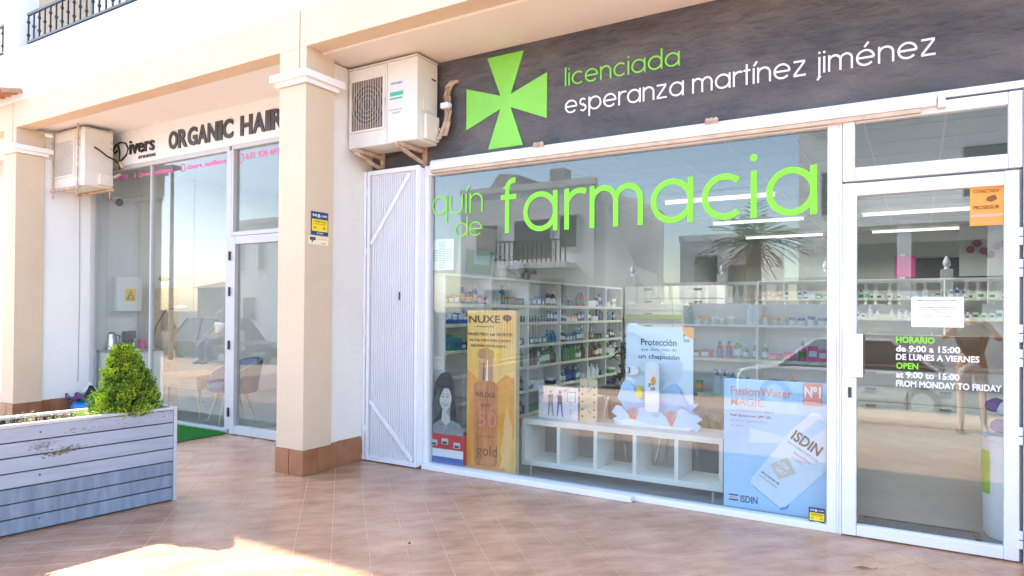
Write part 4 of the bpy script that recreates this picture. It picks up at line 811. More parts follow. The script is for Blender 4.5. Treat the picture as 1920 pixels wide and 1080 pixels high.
# blue sunscreen poster
t = thing('sunscreen_poster', (-.83, .12, .04), 'large pale blue sunscreen poster leaning in the right window corner', 'poster')
part('board', MB().box(-1.175, -.51, .10, .11, .035, .94), mat('poster_blue', (.28, .54, .88), .4, 0, 1.5, col2=(.46, .70, .95)), t)
tub = [(-.990, .215), (-.80, .075), (-.76, .09), (-.513, .36), (-.513, .70), (-.56, .74), (-.60, .74), (-.72, .62), (-.985, .255)]
flat([(x + .012, z - .015) for x, z in tub if x < -.52] + [(-.5125, .34), (-.5125, .5)][:0], 1, mat('tube_shade_print', (.12, .30, .66), .5), nm='print', par=t)
flat(tub, 2, mat('tube_blue', (.66, .79, .94), .35, .08, 5), nm='tube_print', par=t)
flat([(-.70, .56), (-.56, .70), (-.52, .69), (-.52, .64), (-.66, .52)], 3, lblue, nm='print', par=t)
def rtext(s, c, L_, hh, ang, m, par, y, bo=.02):
    o = text_mesh(s, -L_ / 2, L_ / 2, -hh / 2, hh / 2, 'y', 0, m, par, bold=bo, ext=.0005); W = wloc(par); ca, sa = math.cos(ang), math.sin(ang)
    for v in o.data.vertices:
        p = v.co + W; v.co = Vector((c[0] + p.x * ca - p.z * sa, y + p.y, c[1] + p.x * sa + p.z * ca)) - W
rtext('ISDIN', (-.63, .535), .20, .075, -.55, dark, t, .0965, .03); rtext('FOTOPROTECTOR', (-.655, .475), .22, .016, -.55, grey, t, .0965); rtext('FusionWater', (-.655, .43), .13, .02, -.55, coral, t, .0965, 0); rtext('MAGIC', (-.69, .41), .08, .02, -.55, salmon, t, .0965, 0)
mb = MB().obox((-.78, .0965, .345), (.055, 0, .03), (0, .0008, 0), (-.028, 0, .05)); part('label_print', mb, mat('champagne_print', (.62, .58, .52), .4), t)
rtext('5 STAR', (-.775, .365), .08, .03, -.55, paper, t, .095, .03); rtext('DAILY', (-.79, .325), .07, .03, -.55, paper, t, .095, .03)
rtext('SPF 50 WATER GEL', (-.86, .27), .14, .014, -.55, dark, t, .0965); rtext('PROTECCION DIARIA', (-.875, .245), .14, .010, -.55, grey, t, .0965)
for s, a, b, z0, z1, m, bo in (('FusionWater', -1.13, -.72, .825, .885, coral, .012), ('MAGIC', -1.13, -.90, .75, .81, coral, .012), ('La fotoprotección diaria', -1.13, -.84, .705, .728, grey, 0), ('Full Spectrum SPF 50,', -1.13, -.855, .67, .692, dark, .02), ('fresca y ligera como', -1.13, -.88, .635, .658, grey, 0), ('el agua', -1.13, -1.04, .60, .622, grey, 0), ('ISDIN', -1.06, -.945, .075, .125, navy, .02)): T(s, a, b, z0, z1, .0995, m, t, bo)
part('badge_print', MB().box(-.655, -.535, .0985, .0998, .785, .935), coral, t); T('Nº1', -.645, -.545, .84, .915, .0983, paper, t, .03); T('EN FARMACIA', -.645, -.545, .80, .815, .0983, paper, t)
part('logo_print', MB().box(-1.14, -1.075, .0985, .0998, .115, .125).box(-1.14, -1.075, .0985, .0998, .080, .090), navy, t); part('logo_print', MB().box(-1.138, -1.078, .0987, .0998, .098, .106), coral, t)
# light streaks printed on poster
flat([(-1.0, .60), (-.75, .56), (-.73, .52), (-1.0, .50)], 1, mat('faint_streak', (.58, .74, .92), .5), nm='streak_print', par=t)
# door interior
bc = (.55, .47, 0)
t = thing('round_bin', bc, 'round white bin with bright green patch behind the glass door', 'bin')
part('body', MB().lathe([(.17, .005), (.185, .03), (.19, .60), (.18, .62)], bc, 28), paper, t, smooth=True)
mb = MB(); ar = [math.radians(a) for a in range(150, 216, 8)]
mb.add([(bc[0] + .1925 * math.cos(a), bc[1] + .1925 * math.sin(a), z) for z in (.28, .55) for a in ar], [(i, i + 1, len(ar) + i + 1, len(ar) + i) for i in range(len(ar) - 1)]); part('green_patch', mb, mat('lime_patch', (.30, .62, .03), .5), t)
part('lid', MB().lathe([(.195, .62), (.195, .65), (.17, .66)], bc, 28), paper, t, smooth=True)
t = thing('toy_heap', (.52, .45, .66), 'heap of blue and green packets on the round white bin', 'packets')
for k, (m, dx, dz) in enumerate(((bluem, -.06, 0), (greenp, 0, .0), (pinkm, .02, .08), (paper, -.03, .10), (purple, -.08, .12))): part('packet', bagmesh((.52 + dx, .44 + .02 * k, .66 + dz), .06, .04, .05, k + 20, 6), m, t)
t = thing('door_mat', (0, .36, 0), 'dark framed floor mat just inside the glass door', 'mat')
part('mat', MB().box(-.30, .31, .26, .42, .0035, .012), mat('grey_mat', (.20, .22, .24), .9, .2, 60), t); part('border', MB().box(-.34, .35, .425, .445, .0035, .016).box(-.34, -.305, .26, .42, .0035, .016).box(.315, .35, .26, .42, .0035, .016), black, t)
for sx in (-2.5, -1.9):
    t = thing('bar_stool', (sx, 1.35, 0), 'chrome legged stool standing behind the bench, %s one' % ('left' if sx < -2 else 'right'), 'stool', 'stools behind the bench')
    part('seat', MB().lathe([(.16, .60), (.18, .62), (.18, .66), (.14, .68)], (sx, 1.35, 0), 18), black, t, smooth=True)
    for k in range(4): a = PI / 4 + k * PI / 2; part('leg', MB().tube([(sx + .08 * math.cos(a), 1.35 + .08 * math.sin(a), .6), (sx + .22 * math.cos(a), 1.35 + .22 * math.sin(a), .01)], .012, 7), chrome, t)

# ============================================================ salon interior
rm = thing('salon_room', (-7, 3, 0), 'white painted hair salon interior behind the left shopfront', 'room')
part('wall', MB().box(-9.75, -9.70, .15, 7, 0, 3.4), intw2, rm); part('wall', MB().box(-9.75, -4.75, 7, 7.05, 0, 3.4), intw2, rm); part('wall', MB().box(-4.73, -4.70, .15, 7, 0, 3.4), intw2, rm)
part('wall', MB().box(-9.75, -9.58, .12, .149, 0, 3.6), intw2, rm)
part('floor', MB().box(-9.75, -4.73, .13, 7, -.05, .003), intf, rm); part('ceiling', MB().box(-9.75, -4.73, .15, 7, 3.4, 3.45), intw2, rm)
t = thing('ceiling_disc', (-7.5, 2.5, 3.3), 'round white ceiling lamp inside the hair salon', 'lamp'); part('disc', MB().lathe([(.45, 3.30), (.48, 3.34), (.48, 3.38)], (-7.5, 2.5, 0), 24), mat('salon_lamp', (1, .98, .95), .5, emit=.4), t, smooth=True)
al = bpy.data.lights.new('disc_light', 'AREA'); al.shape = 'DISK'; al.size = .9; al.energy = 11; ao = bpy.data.objects.new('disc_light', al); C.objects.link(ao); ao.parent = t; ao.location = (0, 0, -.02)
t = thing('fuse_box', (-9.69, .62, 1.37), 'pale electrical cabinet with yellow warning triangle on salon wall', 'electrical box')
part('cabinet', MB().box(-9.698, -9.60, .44, .79, 1.36, 1.85), mat('cabinet_grey', (.66, .68, .66), .5), t, bevel=.008)
part('warning_plate', MB().box(-9.6, -9.597, .555, .70, 1.50, 1.68), mat('warning_yellow', (.80, .50, .03), .5), t)
part('triangle', MB().prism([(.575, 1.53), (.68, 1.53), (.6275, 1.655)], -9.5965, -9.5945, 'x'), black, t); part('triangle_inner', MB().prism([(.593, 1.541), (.662, 1.541), (.6275, 1.628)], -9.5942, -9.5935, 'x'), mat('warning_yellow', (0, 0, 0)), t)
part('bolt', MB().prism([(.630, 1.61), (.618, 1.58), (.628, 1.58), (.622, 1.55), (.637, 1.588), (.627, 1.588)], -9.5933, -9.5925, 'x'), black, t)
t = thing('side_counter', (-9.5, .7, 0), 'white side counter with dark top along the left salon wall', 'counter')
part('cabinet', MB().box(-9.69, -9.36, .20, .98, 0, .80), shelfm, t); part('counter_top', MB().box(-9.69, -9.34, .18, .99, .80, .83), grey, t)
t = thing('tall_shelf', (-9.5, 1.1, 0), 'tall narrow wooden shelf beside the salon side counter', 'shelf'); part('case', MB().box(-9.69, -9.40, 1.0, 1.22, 0, 1.70), wood, t)
t = thing('shelf_plant', (-9.52, 1.1, 1.70), 'small green plant in white pot on tall wooden shelf', 'plant'); part('pot', MB().lathe([(.05, 0), (.065, .10)], (-9.52, 1.08, 1.70), 14), paper, t)
mb = MB(); [spray(mb, Vector((-9.52, 1.08, 1.80)), Vector((random.gauss(0, 1), random.gauss(0, 1), .8)), .10, .02) for _ in range(40)]; part('leaf', mb, greenp, t)
t = thing('kettle', (-9.5, .32, .83), 'steel and black kettle at the near end of salon counter', 'kettle'); part('body', MB().lathe([(.07, 0), (.075, .03), (.055, .2), (.05, .22)], (-9.5, .32, .83), 16), chrome, t, smooth=True); part('handle', MB().tube([(-9.5, .36, 1.04), (-9.5, .43, 1.02), (-9.5, .42, .88)], .012, 7), black, t); part('lid', MB().lathe([(.05, .22), (.03, .245)], (-9.5, .32, .83), 14), black, t)
t = thing('coffee_machine', (-9.5, .56, .83), 'black coffee capsule machine in the middle of salon counter', 'coffee machine'); part('body', MB().box(-9.60, -9.44, .50, .60, .83, 1.08), black, t, bevel=.02); part('head', MB().box(-9.45, -9.38, .51, .59, .98, 1.09), dark, t, bevel=.01)
t = thing('pink_cup', (-9.5, .72, .83), 'pink cup on the salon counter beside the coffee machine', 'cup'); part('cup', MB().lathe([(.035, 0), (.045, .12), (.04, .12), (.03, .01)], (-9.46, .72, .83), 14), pinkm, t); part('rim', MB().tube([(-9.46 + .044 * math.cos(a), .72 + .044 * math.sin(a), .95) for a in [2 * PI * i / 14 for i in range(15)]], .002, 4), pinkm, t)
t = thing('desk_lamp', (-9.46, .86, .83), 'curved desk lamp on the salon counter', 'lamp'); part('base', MB().lathe([(.05, 0), (.04, .02)], (-9.46, .86, .83), 12), lgrey, t); part('arm', MB().tube([(-9.46, .86, .85), (-9.42, .90, 1.15), (-9.32, .98, 1.38), (-9.16, 1.06, 1.42)], .008, 6), dark, t); part('shade', MB().ball((-9.12, 1.08, 1.42), .09, .09, .04, 7), paper, t, smooth=True)
tt = thing('wooden_table', (-7.95, .8, 0), 'small beech table with deep apron behind the salon glass', 'table')
part('top', MB().box(-8.55, -7.75, .42, 1.05, .53, .56), wood, tt); part('apron', MB().box(-8.5, -7.8, .46, 1.01, .38, .529), wood, tt)
for x in (-8.46, -7.84):
    for y in (.50, .97): part('leg', MB().tube([(x, y, .38), (x + (.06 if x > -8 else -.06), y, .005)], [.022, .013], 8), wood, tt)
def chair(loc, rz, label):
    t = thing('tub_chair', (0, 0, 0), label, 'chair', 'grey tub chairs in the salon')
    mb = MB(); n = 20
    a_ = [math.radians(-35 + 250 * i / n) for i in range(n + 1)]; rings = []
    for r0, r1, zs in ((.29, .24, 1),):
        vs = []
        for a in a_:
            hh = .42 + .30 * max(0, math.sin((a - math.radians(-35)) / math.radians(250) * PI)) ** .6 * .95
            vs += [(r1 * .92 * math.cos(a), r1 * .92 * math.sin(a), .40), (r0 * math.cos(a), r0 * math.sin(a), hh + .05), ((r0 + .035) * math.cos(a), (r0 + .035) * math.sin(a), hh + .045), ((r1 + .03) * math.cos(a), (r1 + .03) * math.sin(a), .36)]
        fs = [(4 * i + k, 4 * i + (k + 1) % 4, 4 * i + 4 + (k + 1) % 4, 4 * i + 4 + k) for i in range(n) for k in range(4)] + [(0, 1, 2, 3), (4 * n, 4 * n + 1, 4 * n + 2, 4 * n + 3)]
        mb.add(vs, fs)
    part('backrest', mb, fabric, t, smooth=True); part('seat', MB().lathe([(.2, .37), (.25, .38), (.255, .44), (.22, .46)], n=20), fabric, t, smooth=True)
    for k in range(4): a = PI / 4 + k * PI / 2; part('leg', MB().tube([(.15 * math.cos(a), .15 * math.sin(a), .37), (.27 * math.cos(a), .27 * math.sin(a), .004)], [.017, .009], 7), wood2, t)
    t.location = loc; t.rotation_euler = (0, 0, rz)
    t.scale = (1.12, 1.12, 1.05); return t
chair((-7.3, .60, 0), PI * .9 + PI, 'grey-blue tub chair with wooden legs beside the salon door frame')
chair((-6.5, 1.15, 0), .3, 'grey tub chair behind the glass of the salon door')
t = thing('styling_desk', (-6.3, 2.6, 0), 'dark styling desk with bottles deeper in the salon', 'desk')
part('desk_top', MB().box(-7.4, -5.2, 2.4, 2.95, .84, .88), paper, t); part('front_panel', MB().box(-7.35, -5.25, 2.45, 2.5, .0, .839), mat('dark_wood', (.05, .05, .07), .5, .3, 6), t)
for i in range(9): x = -7.3 + i * .24; put('bottle' if i % 2 else 'pump', (8, 11, 14)[i % 3], 1, x, 2.6, .88, 0, 'on dark styling desk in the salon', 1.3)
t = thing('wash_station', (-8.0, 4.5, 0), 'black hair wash station at the rear of salon', 'wash basin'); part('basin', bagmesh((-8.0, 4.5, .75), .3, .3, .16, 2), black, t, smooth=True); part('column', MB().box(-8.15, -7.85, 4.4, 4.7, 0, .76), dark, t); part('seat', bagmesh((-8.0, 3.95, .38), .3, .35, .12, 6), black, t, smooth=True)
t = thing('wall_shelf', (-6, 6.9, 1.4), 'white wall shelf with dark bottles at salon rear wall', 'shelf'); part('shelf', MB().box(-7.5, -5, 6.7, 6.98, 1.38, 1.41), paper, t)
t = thing('wall_shelf', (-6, 6.9, 1.85), 'pink topped upper shelf at salon rear wall', 'shelf'); part('shelf', MB().box(-7.5, -5, 6.7, 6.98, 1.83, 1.86), pinkm, t)
for i in range(8): put('bottle', 8, 10, -7.3 + i * .28, 6.85, 1.41, 0, 'on white wall shelf at the salon rear', 1.4)
t = thing('security_camera', (-9.3, .5, 3.2), 'small dome security camera on the salon wall top corner', 'camera'); part('mount', MB().box(-9.69, -9.58, .40, .46, 2.90, 2.96), paper, t); part('dome', MB().ball((-9.55, .43, 2.88), .05, .05, .05, 7), dark, t, smooth=True)

# ============================================================ across the street (seen in the glass)
roofm = mat('clay_roof', (.40, .22, .13), .85, .3, 3)
housew = mat('house_white', (.80, .79, .77), .9, .05, .5); houseg = mat('house_grey', (.42, .41, .40), .9, .06, .5)
def house(x0, x1, y1, d, h, label, m=housew, wins=(), roof=None, parapet=True):   # front face at y1, body towards -y
    t = thing('house', ((x0 + x1) / 2, y1, 0), label, 'house'); part('wall', MB().box(x0, x1, y1 - d, y1, -.75, h), m, t)
    if roof: part('roof', MB().prism([(y1 + .4, h), (y1 - d / 2, h + 1.1), (y1 - d - .4, h)], x0 - .3, x1 + .3, 'x'), roofm, t)
    else: part('parapet', MB().box(x0 - .05, x1 + .05, y1 - .2, y1 + .04, h, h + .25), m, t)
    for wx, wz, ww, wh in wins:
        f = part('window', MB().box(wx - .06, wx + ww + .06, y1 + .002, y1 + .03, wz - .06, wz).box(wx - .06, wx + ww + .06, y1 + .002, y1 + .03, wz + wh, wz + wh + .06).box(wx - .06, wx, y1 + .002, y1 + .03, wz, wz + wh).box(wx + ww, wx + ww + .06, y1 + .002, y1 + .03, wz, wz + wh), lgrey, t)
        part('pane', MB().box(wx, wx + ww, y1 + .003, y1 + .015, wz, wz + wh), pane_dark, f)
    return t
hA = house(-16.2, -10.2, -18, 8, 6.1, 'large white house with sloping stair wall opposite the pharmacy', wins=((-15.4, 3.6, 1.0, 1.2), (-13.6, 3.4, 1.6, 1.5), (-11.6, 3.8, .7, 1.2), (-15.0, .9, 1.2, 1.3), (-12.4, .6, 1.0, 2.0)))
part('stair_wall', MB().prism([(-10.2, -.3), (-10.2, 6.1), (-9.4, 4.6), (-8.6, 3.0), (-7.8, 2.7), (-7.8, -.3)], -18.3, -18.05), housew, hA); part('chimney', MB().box(-13.8, -13.1, -22, -21.3, 6.1, 7.6), houseg, hA); part('attic', MB().prism([(-15.8, 6.1), (-15.0, 7.1), (-14.1, 7.0), (-13.9, 6.1)], -24, -19), houseg, hA)
part('balcony', MB().box(-14.0, -11.0, -17.99, -17.2, 3.0, 3.2), housew, hA)
mb = MB(); [mb.box(-14 + .2 * i, -13.97 + .2 * i, -17.25, -17.2, 3.2, 4.0) for i in range(16)]; mb.box(-14, -10.97, -17.26, -17.19, 4.0, 4.05); part('balcony_railing', mb, black, hA)
house(-8.2, -5.4, -22, 7, 4.2, 'low white terraced house between large house and palm', wins=((-7.6, 1.6, .9, 2.0), (-6.3, 2.0, .7, 1.2)))
hB = house(-3.4, 11, -19.5, 9, 7.9, 'white two storey house with clay tile roof facing the pharmacy door', wins=((-2.7, 4.6, 1.0, 1.4), (1.2, 4.9, 2.8, 1.5), (5.4, 4.6, 1.1, 1.5)), roof=True)
part('porch', MB().box(-2.4, 4.5, -19.49, -18.0, 4.0, 4.3), housew, hB)
for x in (-2.4, -.5, 1.7, 4.1): part('column', MB().box(x, x + .36, -18.4, -18.05, -.45, 4.0), housew, hB)
part('porch_opening', MB().box(-2.0, 4.1, -19.499, -19.47, .3, 3.6), dark, hB); part('chimney', MB().box(-3.2, -2.4, -23, -22.2, 7.9, 10.2), housew, hB); part('air_conditioner', MB().box(4.3, 5.0, -19.49, -19.1, 5.4, 6.0), acm, hB)
house(-33, -27, -19, 8, 6.0, 'pale block house with narrow windows far down the street', wins=((-32, 3.5, .5, 1.6), (-30.3, 3.5, .5, 1.6), (-28.6, 3.5, .9, 1.2), (-31.5, .8, 1, 1.2)))
house(-46, -36, -26, 10, 2.9, 'brown roofed long shed far beyond the parked cars', m=mat('shed_brown', (.33, .25, .18), .9, .1, 1), roof=True)
house(11, 20, -17, 8, 6.2, 'white end house at the right side of the street', wins=((12, 3.4, 1, 1.3), (15, 3.4, 1, 1.3)))
# garden walls with balustrade
gw = thing('garden_wall', (-3, -17, -.46), 'low white garden wall with balustrade and finials across the street', 'wall')
part('wall', MB().box(-8.5, 6, -17.2, -16.8, -.5, 1.65), housew, gw)
for i in range(24):
    x = -8.3 + i * .6
    if i % 5 == 0:
        q = part('pier', MB().box(x - .14, x + .14, -17.15, -16.85, 1.65, 2.6), housew, gw); part('finial', MB().lathe([(.08, 0), (.05, .06), (.10, .16), (.07, .26), (.02, .36)], (x, -17.0, 2.6), 10), housew, q, smooth=True)
    else:
        for dx in (-.15, .1): part('baluster', MB().lathe([(.06, 0), (.035, .1), (.07, .3), (.035, .5), (.06, .6)], (x + dx, -17.0, 1.65), 8), housew, gw, smooth=True)
part('coping', MB().box(-8.5, 6, -17.12, -16.88, 2.25, 2.35), housew, gw)
sf = thing('slat_fence', (-11, -16.6, -.46), 'pale vertical slat fence left of the garden wall', 'fence')
part('rail', MB().box(-14, -8.6, -16.65, -16.62, .3, .36).box(-14, -8.6, -16.65, -16.62, 1.6, 1.66), lgrey, sf)
for i in range(45): part('slat', MB().box(-14 + i * .12, -13.94 + i * .12, -16.62, -16.60, -.4, 1.85), lgrey, sf)
hg = MB()  # dark foliage row added to darken what the display window reflects
for i in range(9000):
    p = Vector((random.uniform(-24, -8.7), -17.0 + random.uniform(-.35, .3), -.46 + random.uniform(0, 1.7) + .15 * math.sin(i))); spray(hg, p, Vector((random.gauss(0, 1), random.gauss(.6, 1), random.gauss(.3, 1))), .16, .05, i % 2)
hg.box(-24, -8.75, -17.3, -16.75, -.46, 1.15, 1)
o = solo('added_hedge', hg, [mat('hedge_leaf', (.04, .09, .02), .7), mat('hedge_leaf_dark', (.02, .045, .015), .8)], (-16, -17, -.46), 'added long row of dark green foliage dimming the reflections across the street', 'added_hedge'); o['kind'] = 'stuff'
# palm
pb = Vector((-4.6, -18.2, -.45)); t = thing('palm_tree', pb, 'shaggy fan palm with brown skirt beside the tiled roof house', 'palm')
part('trunk', MB().tube([pb, pb + Vector((.05, 0, 2)), pb + Vector((0, 0, 4.1))], [.26, .22, .24], 12), mat('palm_bark', (.16, .09, .05), .9, .3, 8, .6, 10), t)
frm = mat('palm_leaf', (.05, .10, .03), .6); dead = mat('dead_frond', (.20, .08, .04), .8)
for i in range(42):
    a = random.uniform(0, 2 * PI); el = random.uniform(-.2, 1.25) if i < 30 else random.uniform(-1.3, -.5); L_ = random.uniform(1.3, 2.0) if i < 30 else 1.1; p = pb + Vector((0, 0, 4.2)); mb = MB(); d = Vector((math.cos(a) * math.cos(el), math.sin(a) * math.cos(el), math.sin(el)))
    for k in range(9):
        q = p + d * L_ * k / 9; q.z -= .35 * (k / 9) ** 2 * L_; s_ = d.cross(Vector((0, 0, 1))).normalized(); l = .45 * (1 - abs(k - 5) / 7)
        for sg_ in (-1, 1): mb.add([q, q + d * .14 + s_ * sg_ * l * .6, q + d * .30 + s_ * sg_ * l - Vector((0, 0, .12)), q + d * .06 + s_ * sg_ * l * .4], [(0, 1, 2, 3)])
    mb.tube([p, p + d * L_ * .5 - Vector((0, 0, .09 * L_)), p + d * L_ - Vector((0, 0, .35 * L_))], .012, 4); part('frond', mb, frm if i < 30 else dead, t)
# cars
def car(x, y, rz, colr, label, L_=4.2, H=1.45):
    t = thing('parked_car', (0, 0, 0), label, 'car', 'cars parked along the street')
    hl = L_ / 2; body = [(-hl, .30), (-hl, .62), (-hl + .1, .80), (-hl + .75, .90), (hl - .55, .90), (hl - .05, .82), (hl, .55), (hl - .05, .30)]
    pm = mat('car_paint_' + str(colr), colr, .25, spec=.7)
    part('body', MB().prism(body, -.86, .86), pm, t, bevel=.06)
    cab = [(-hl + .85, .90), (-hl + 1.55, H - .02), (hl - 1.25, H), (hl - .45, .90)]
    def cabin(s, w0, w1): n = 4; vs = [(u, -w0 if v < 1 else -w1, v) for u, v in s] + [(u, w0 if v < 1 else w1, v) for u, v in s]; return MB().add(vs, [(0, 1, 2, 3), (7, 6, 5, 4), (0, 4, 5, 1), (1, 5, 6, 2), (2, 6, 7, 3)])
    part('window_glass', cabin(cab, .82, .66), pane_dark, t); part('roof', MB().prism([(-hl + 1.5, H), (hl - 1.2, H), (hl - 1.3, H + .03), (-hl + 1.6, H + .03)], -.66, .66), pm, t, bevel=.02)
    for u0, u1 in ((( -hl + .85, .9), (-hl + 1.55, H)), ((hl - .45, .9), (hl - 1.25, H)), ((.1, .9), (.1, H))):
        for s in (-1, 1): part('pillar', MB().tube([(u0[0], s * .83, u0[1]), (u1[0], s * .67, u1[1])], .035, 6), pm, t)
    for wx in (-hl + .8, hl - .75):
        for s in (-1, 1):
            q = part('wheel', MB().tube([(wx, s * .68, .31), (wx, s * .88, .31)], .31, 20), black, t); part('rim', MB().tube([(wx, s * .87, .31), (wx, s * .895, .31)], .19, 14), lgrey, q)
    for s in (-1, 1): part('headlight', MB().box(-hl - .01, -hl + .12, s * .68 - .14, s * .68 + .14, .62, .76), paper, t); part('tail_light', MB().box(hl - .08, hl + .005, s * .7 - .12, s * .7 + .12, .62, .78), redm, t)
    part('number_plate', MB().box(-hl - .02, -hl - .005, -.26, .26, .42, .53), paper, t)
    t.location = (x, y, -.60); t.rotation_euler = (0, 0, rz); return t
car(-1.2, -10.9, .06, (.60, .61, .63), 'white hatchback parked opposite the pharmacy door')
car(-7.2, -10.8, .02, (.05, .06, .08), 'dark blue saloon parked opposite the display window', 4.5, 1.45)
car(-21.5, -10.4, PI + .05, (.12, .10, .09), 'dark brown estate car parked opposite the salon', 4.5, 1.65)
car(-14.8, -10.5, 0, (.35, .36, .38), 'silver car parked farthest down the street')
car(4.4, -10.7, .0, (.45, .05, .04), 'red car parked at the right end of the street')
for x, lab in ((-33, 'left'),): car(x, -14.2, .0, (.7, .7, .72), 'white van-like car on the far side of the street', 4.6, 1.9)
t = thing('closed_parasol', (1.1, -5.6, 0), 'closed beige parasol standing at the pavement edge', 'parasol')
part('pole', MB().tube([(1.5, -5.6, 0), (1.5, -5.6, 2.7)], .025, 8), wood2, t); part('canopy', MB().lathe([(.13, 1.0), (.15, 1.15), (.11, 1.7), (.07, 2.3), (.02, 2.65)], (1.5, -5.6, 0), 9), mat('beige_canvas', (.68, .60, .46), .9), t); part('base', MB().lathe([(.25, 0), (.22, .06)], (1.5, -5.6, 0), 14), conc, t)
t = thing('lamp_post', (-17.5, -6.0, 0), 'grey street lamp post at the kerb', 'street lamp'); part('post', MB().tube([(-17.5, -6, 0), (-17.5, -6, 5.2)], [.07, .045], 10), grey, t); part('lamp_head', MB().box(-17.8, -17.3, -6.15, -5.85, 5.2, 5.3), dark, t)

# ============================================================ people
def skinned(name, chains, m, parent, root=None, lv=2):
    me = bpy.data.meshes.new(name); vs = []; es = []; rs = []; idx = {}
    def vid(p, r):
        k = tuple(round(c, 4) for c in p)
        if k not in idx: idx[k] = len(vs); vs.append(p); rs.append(r)
        return idx[k]
    for ch in chains:
        ids_ = [vid(p, r) for p, r in ch]; es += list(zip(ids_[:-1], ids_[1:]))
    W = wloc(parent); me.from_pydata([Vector(p) - W for p in vs], es, []); me.update()
    o = bpy.data.objects.new(name, me); C.objects.link(o)
    md = o.modifiers.new('skin', 'SKIN'); md.use_smooth_shade = True
    if not me.skin_vertices: 
        bpy.context.view_layer.objects.active = o
    for i, sv in enumerate(me.skin_vertices[0].data):
        r = rs[i]; sv.radius = r if isinstance(r, tuple) else (r, r); sv.use_root = (i == 0)
    s2 = o.modifiers.new('sub', 'SUBSURF'); s2.levels = lv; s2.render_levels = lv
    dg = bpy.context.evaluated_depsgraph_get(); dg.update(); m2 = bpy.data.meshes.new_from_object(o.evaluated_get(dg)); bpy.data.objects.remove(o)
    m2.name = name; m2.materials.clear(); m2.materials.append(m); m2.polygons.foreach_set('use_smooth', [True] * len(m2.polygons)); m2.polygons.foreach_set('material_index', [0] * len(m2.polygons))
    o = bpy.data.objects.new(name, m2); C.objects.link(o); o.parent = parent; return o
def V(*a): return Vector(a)
def hand(par, wr, d, up, s=1):
    d = d.normalized(); sd_ = d.cross(up).normalized() * s; ch = []
    base = wr + d * .03
    for k in range(4): o_ = sd_ * (.026 - .017 * k); L_ = (.07, .078, .073, .058)[k]; p0 = wr + d * .02 + o_ * .4; p1 = wr + d * .085 + o_; p2 = p1 + d * L_ * .5 - up * .018; p3 = p2 + d * L_ * .3 - up * .03; ch.append([(p0, .011), (p1, .010), (p2, .0085), (p3, .007)])
    ch.append([(wr + d * .015, .013), (wr + d * .05 + sd_ * .04, .011), (wr + d * .08 + sd_ * .055 - up * .01, .009)])
    for c in ch: skinned('finger', [c], skin, par, lv=1)
def figure(loc, J, label, top, bottom, hair, long_=False):
    t = thing('person', loc, label, 'person')
    pv, ch, nk, hd_ = J['pelvis'], J['chest'], J['neck'], J['head']
    ch_body = [[(pv, (.13, .10)), ((pv + ch) / 2, (.115, .09)), (ch, (.14, .10)), (nk, .05), (hd_ - V(0, 0, .05), .06), (hd_, (.078, .09)), (hd_ + V(0, 0, .07), (.07, .08))]]
    for s in 'LR':
        ch_body.append([(ch, (.14, .10)), (J['sh' + s], .055), (J['el' + s], .038), (J['wr' + s], .024)]); ch_body.append([(pv, (.13, .10)), (J['hip' + s], .085), (J['kn' + s], .055), (J['an' + s], .034), (J['toe' + s], (.03, .022))])
    b = skinned('body', ch_body, skin, t)
    tp = [[(pv + V(0, 0, .03), (.145, .115)), ((pv + ch) / 2, (.13, .105)), (ch, (.155, .115)), ((ch + nk) / 2 + V(0, 0, .02), .075)]]
    for s in 'LR': tp.append([(ch, (.155, .115)), (J['sh' + s], .072), ((J['sh' + s] * .55 + J['el' + s] * .45), .058)])
    skinned('shirt', tp, top, t)
    if long_: 
        for s in 'LR': skinned('trouser_leg', [[(J['hip' + s], .10), (J['kn' + s], .075), (J['an' + s] + V(0, 0, .05), .055)]], bottom, t)
    bt_ = [[(pv + V(0, 0, .06), (.14, .112)), (pv - V(0, 0, .02), (.15, .12))]]
    for s in 'LR': bt_.append([(pv - V(0, 0, .02), (.15, .12)), (J['hip' + s], .10), (J['hip' + s] * .5 + J['kn' + s] * .5, .085)])
    skinned('shorts', bt_, bottom, t)
    f = J['face']; sdv = f.cross(V(0, 0, 1)).normalized()
    part('hair', MB().ball(tuple(hd_ + V(0, 0, .05) - f * .018), .098, .098, .105, 10), hair, t, smooth=True)
    part('nose', MB().ball(tuple(hd_ + f * .098 + V(0, 0, -.005)), .012, .012, .018, 6), skin, t, smooth=True)
    for s in (-1, 1): part('eye', MB().ball(tuple(hd_ + f * .083 + sdv * .03 * s + V(0, 0, .02)), .011, .011, .008, 6), black, t); part('ear', MB().ball(tuple(hd_ + sdv * .085 * s), .012, .018, .026, 6), skin, t, smooth=True)
    part('mouth', MB().ball(tuple(hd_ + f * .086 - V(0, 0, .04)), .02, .012, .006, 6), coral, t)
    for s in 'LR': part('shoe', MB().ball(tuple(J['toe' + s] * .55 + J['an' + s] * .45 - V(0, 0, .04)), .05, .12, .035, 8), dark, t, smooth=True)
    return t
bx_, by_ = .56, -4.85; F_ = V(0, 1, 0); B = V(bx_, by_, 0)
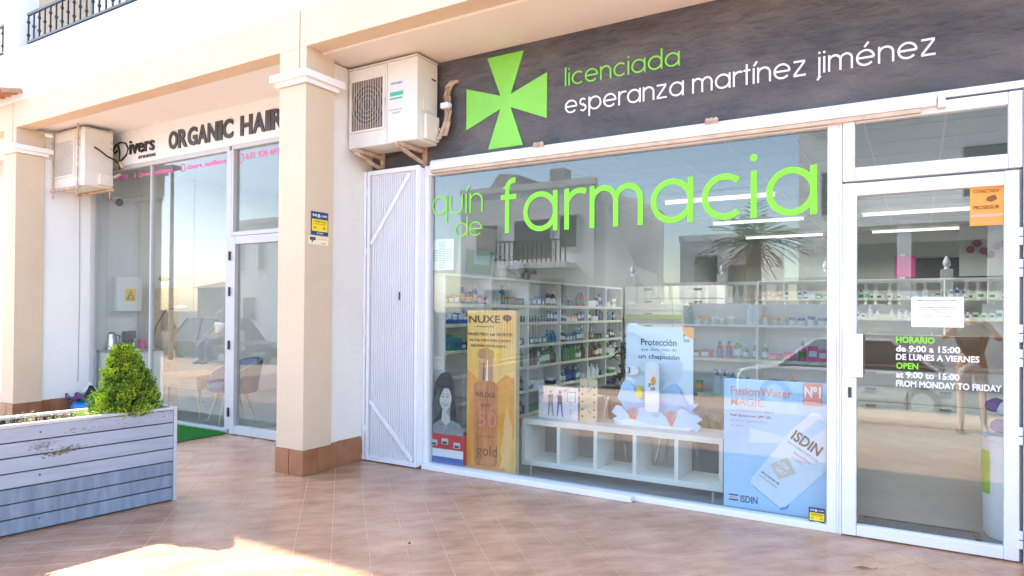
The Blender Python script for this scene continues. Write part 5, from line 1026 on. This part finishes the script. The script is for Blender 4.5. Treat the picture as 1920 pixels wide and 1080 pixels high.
J = dict(pelvis=B + V(0, 0, .84), chest=B + V(0, .02, 1.13), neck=B + V(0, .03, 1.31), head=B + V(0, .06, 1.42), face=F_,
    shL=B + V(-.17, .02, 1.22), elL=B + V(-.30, .13, 1.12), wrL=B + V(-.09, .24, 1.36), shR=B + V(.17, .02, 1.22), elR=B + V(.27, .12, 1.10), wrR=B + V(.08, .24, 1.36),
    hipL=B + V(-.09, 0, .78), knL=B + V(-.10, .02, .45), anL=B + V(-.11, 0, .08), toeL=B + V(-.12, .13, .035), hipR=B + V(.09, 0, .78), knR=B + V(.11, .03, .45), anR=B + V(.12, .0, .08), toeR=B + V(.14, .13, .035))
ph = figure(tuple(B), J, 'photographer in grey top and pale shorts holding camera to face', mat('patterned_top', (.34, .28, .27), .9, 0, 30, col2=(.10, .09, .10)), mat('pale_denim', (.62, .66, .72), .9, .1, 20), hairm)
hand(ph, J['wrL'], V(.4, .5, .2), V(0, 0, 1)); hand(ph, J['wrR'], V(-.3, .5, .2), V(0, 0, 1), -1)
t = thing('handheld_camera', tuple(B + V(0, .25, 1.4)), 'black camera held up by the photographer', 'camera'); part('body', MB().box(bx_ - .065, bx_ + .065, by_ + .20, by_ + .27, 1.36, 1.45), black, t, bevel=.008); part('lens', MB().tube([(bx_, by_ + .27, 1.405), (bx_, by_ + .36, 1.405)], .035, 14), black, t)
B = V(-15.6, -6.1, 0)
bn = thing('street_bench', tuple(B), 'plain wooden street bench at the kerb opposite the salon', 'bench')
part('seat', MB().box(-16.3, -14.9, -6.35, -5.95, .42, .46), wood, bn); part('backrest', MB().box(-16.3, -14.9, -6.40, -6.36, .55, .85), wood, bn)
for x in (-16.2, -15.0): part('leg', MB().box(x - .03, x + .03, -6.35, -6.0, 0, .42), dark, bn)
J = dict(pelvis=B + V(0, -.05, .56), chest=B + V(0, -.10, .90), neck=B + V(0, -.09, 1.10), head=B + V(0, -.06, 1.22), face=F_,
    shL=B + V(-.18, -.1, 1.0), elL=B + V(-.26, .05, .78), wrL=B + V(-.12, .25, .72), shR=B + V(.18, -.1, 1.0), elR=B + V(.26, .05, .78), wrR=B + V(.12, .25, .72),
    hipL=B + V(-.10, 0, .54), knL=B + V(-.14, .40, .52), anL=B + V(-.14, .42, .09), toeL=B + V(-.15, .55, .035), hipR=B + V(.10, 0, .54), knR=B + V(.14, .40, .52), anR=B + V(.14, .42, .09), toeR=B + V(.15, .55, .035))
p2 = figure(tuple(B), J, 'man in white T-shirt sitting on the street bench', paper, navy, mat('grey_hair', (.4, .38, .36), .8), True)
hand(p2, J['wrL'], V(.2, .5, -.1), V(0, 0, 1)); hand(p2, J['wrR'], V(-.2, .5, -.1), V(0, 0, 1), -1)
print('products', nprod, 'objects', len(bpy.data.objects))
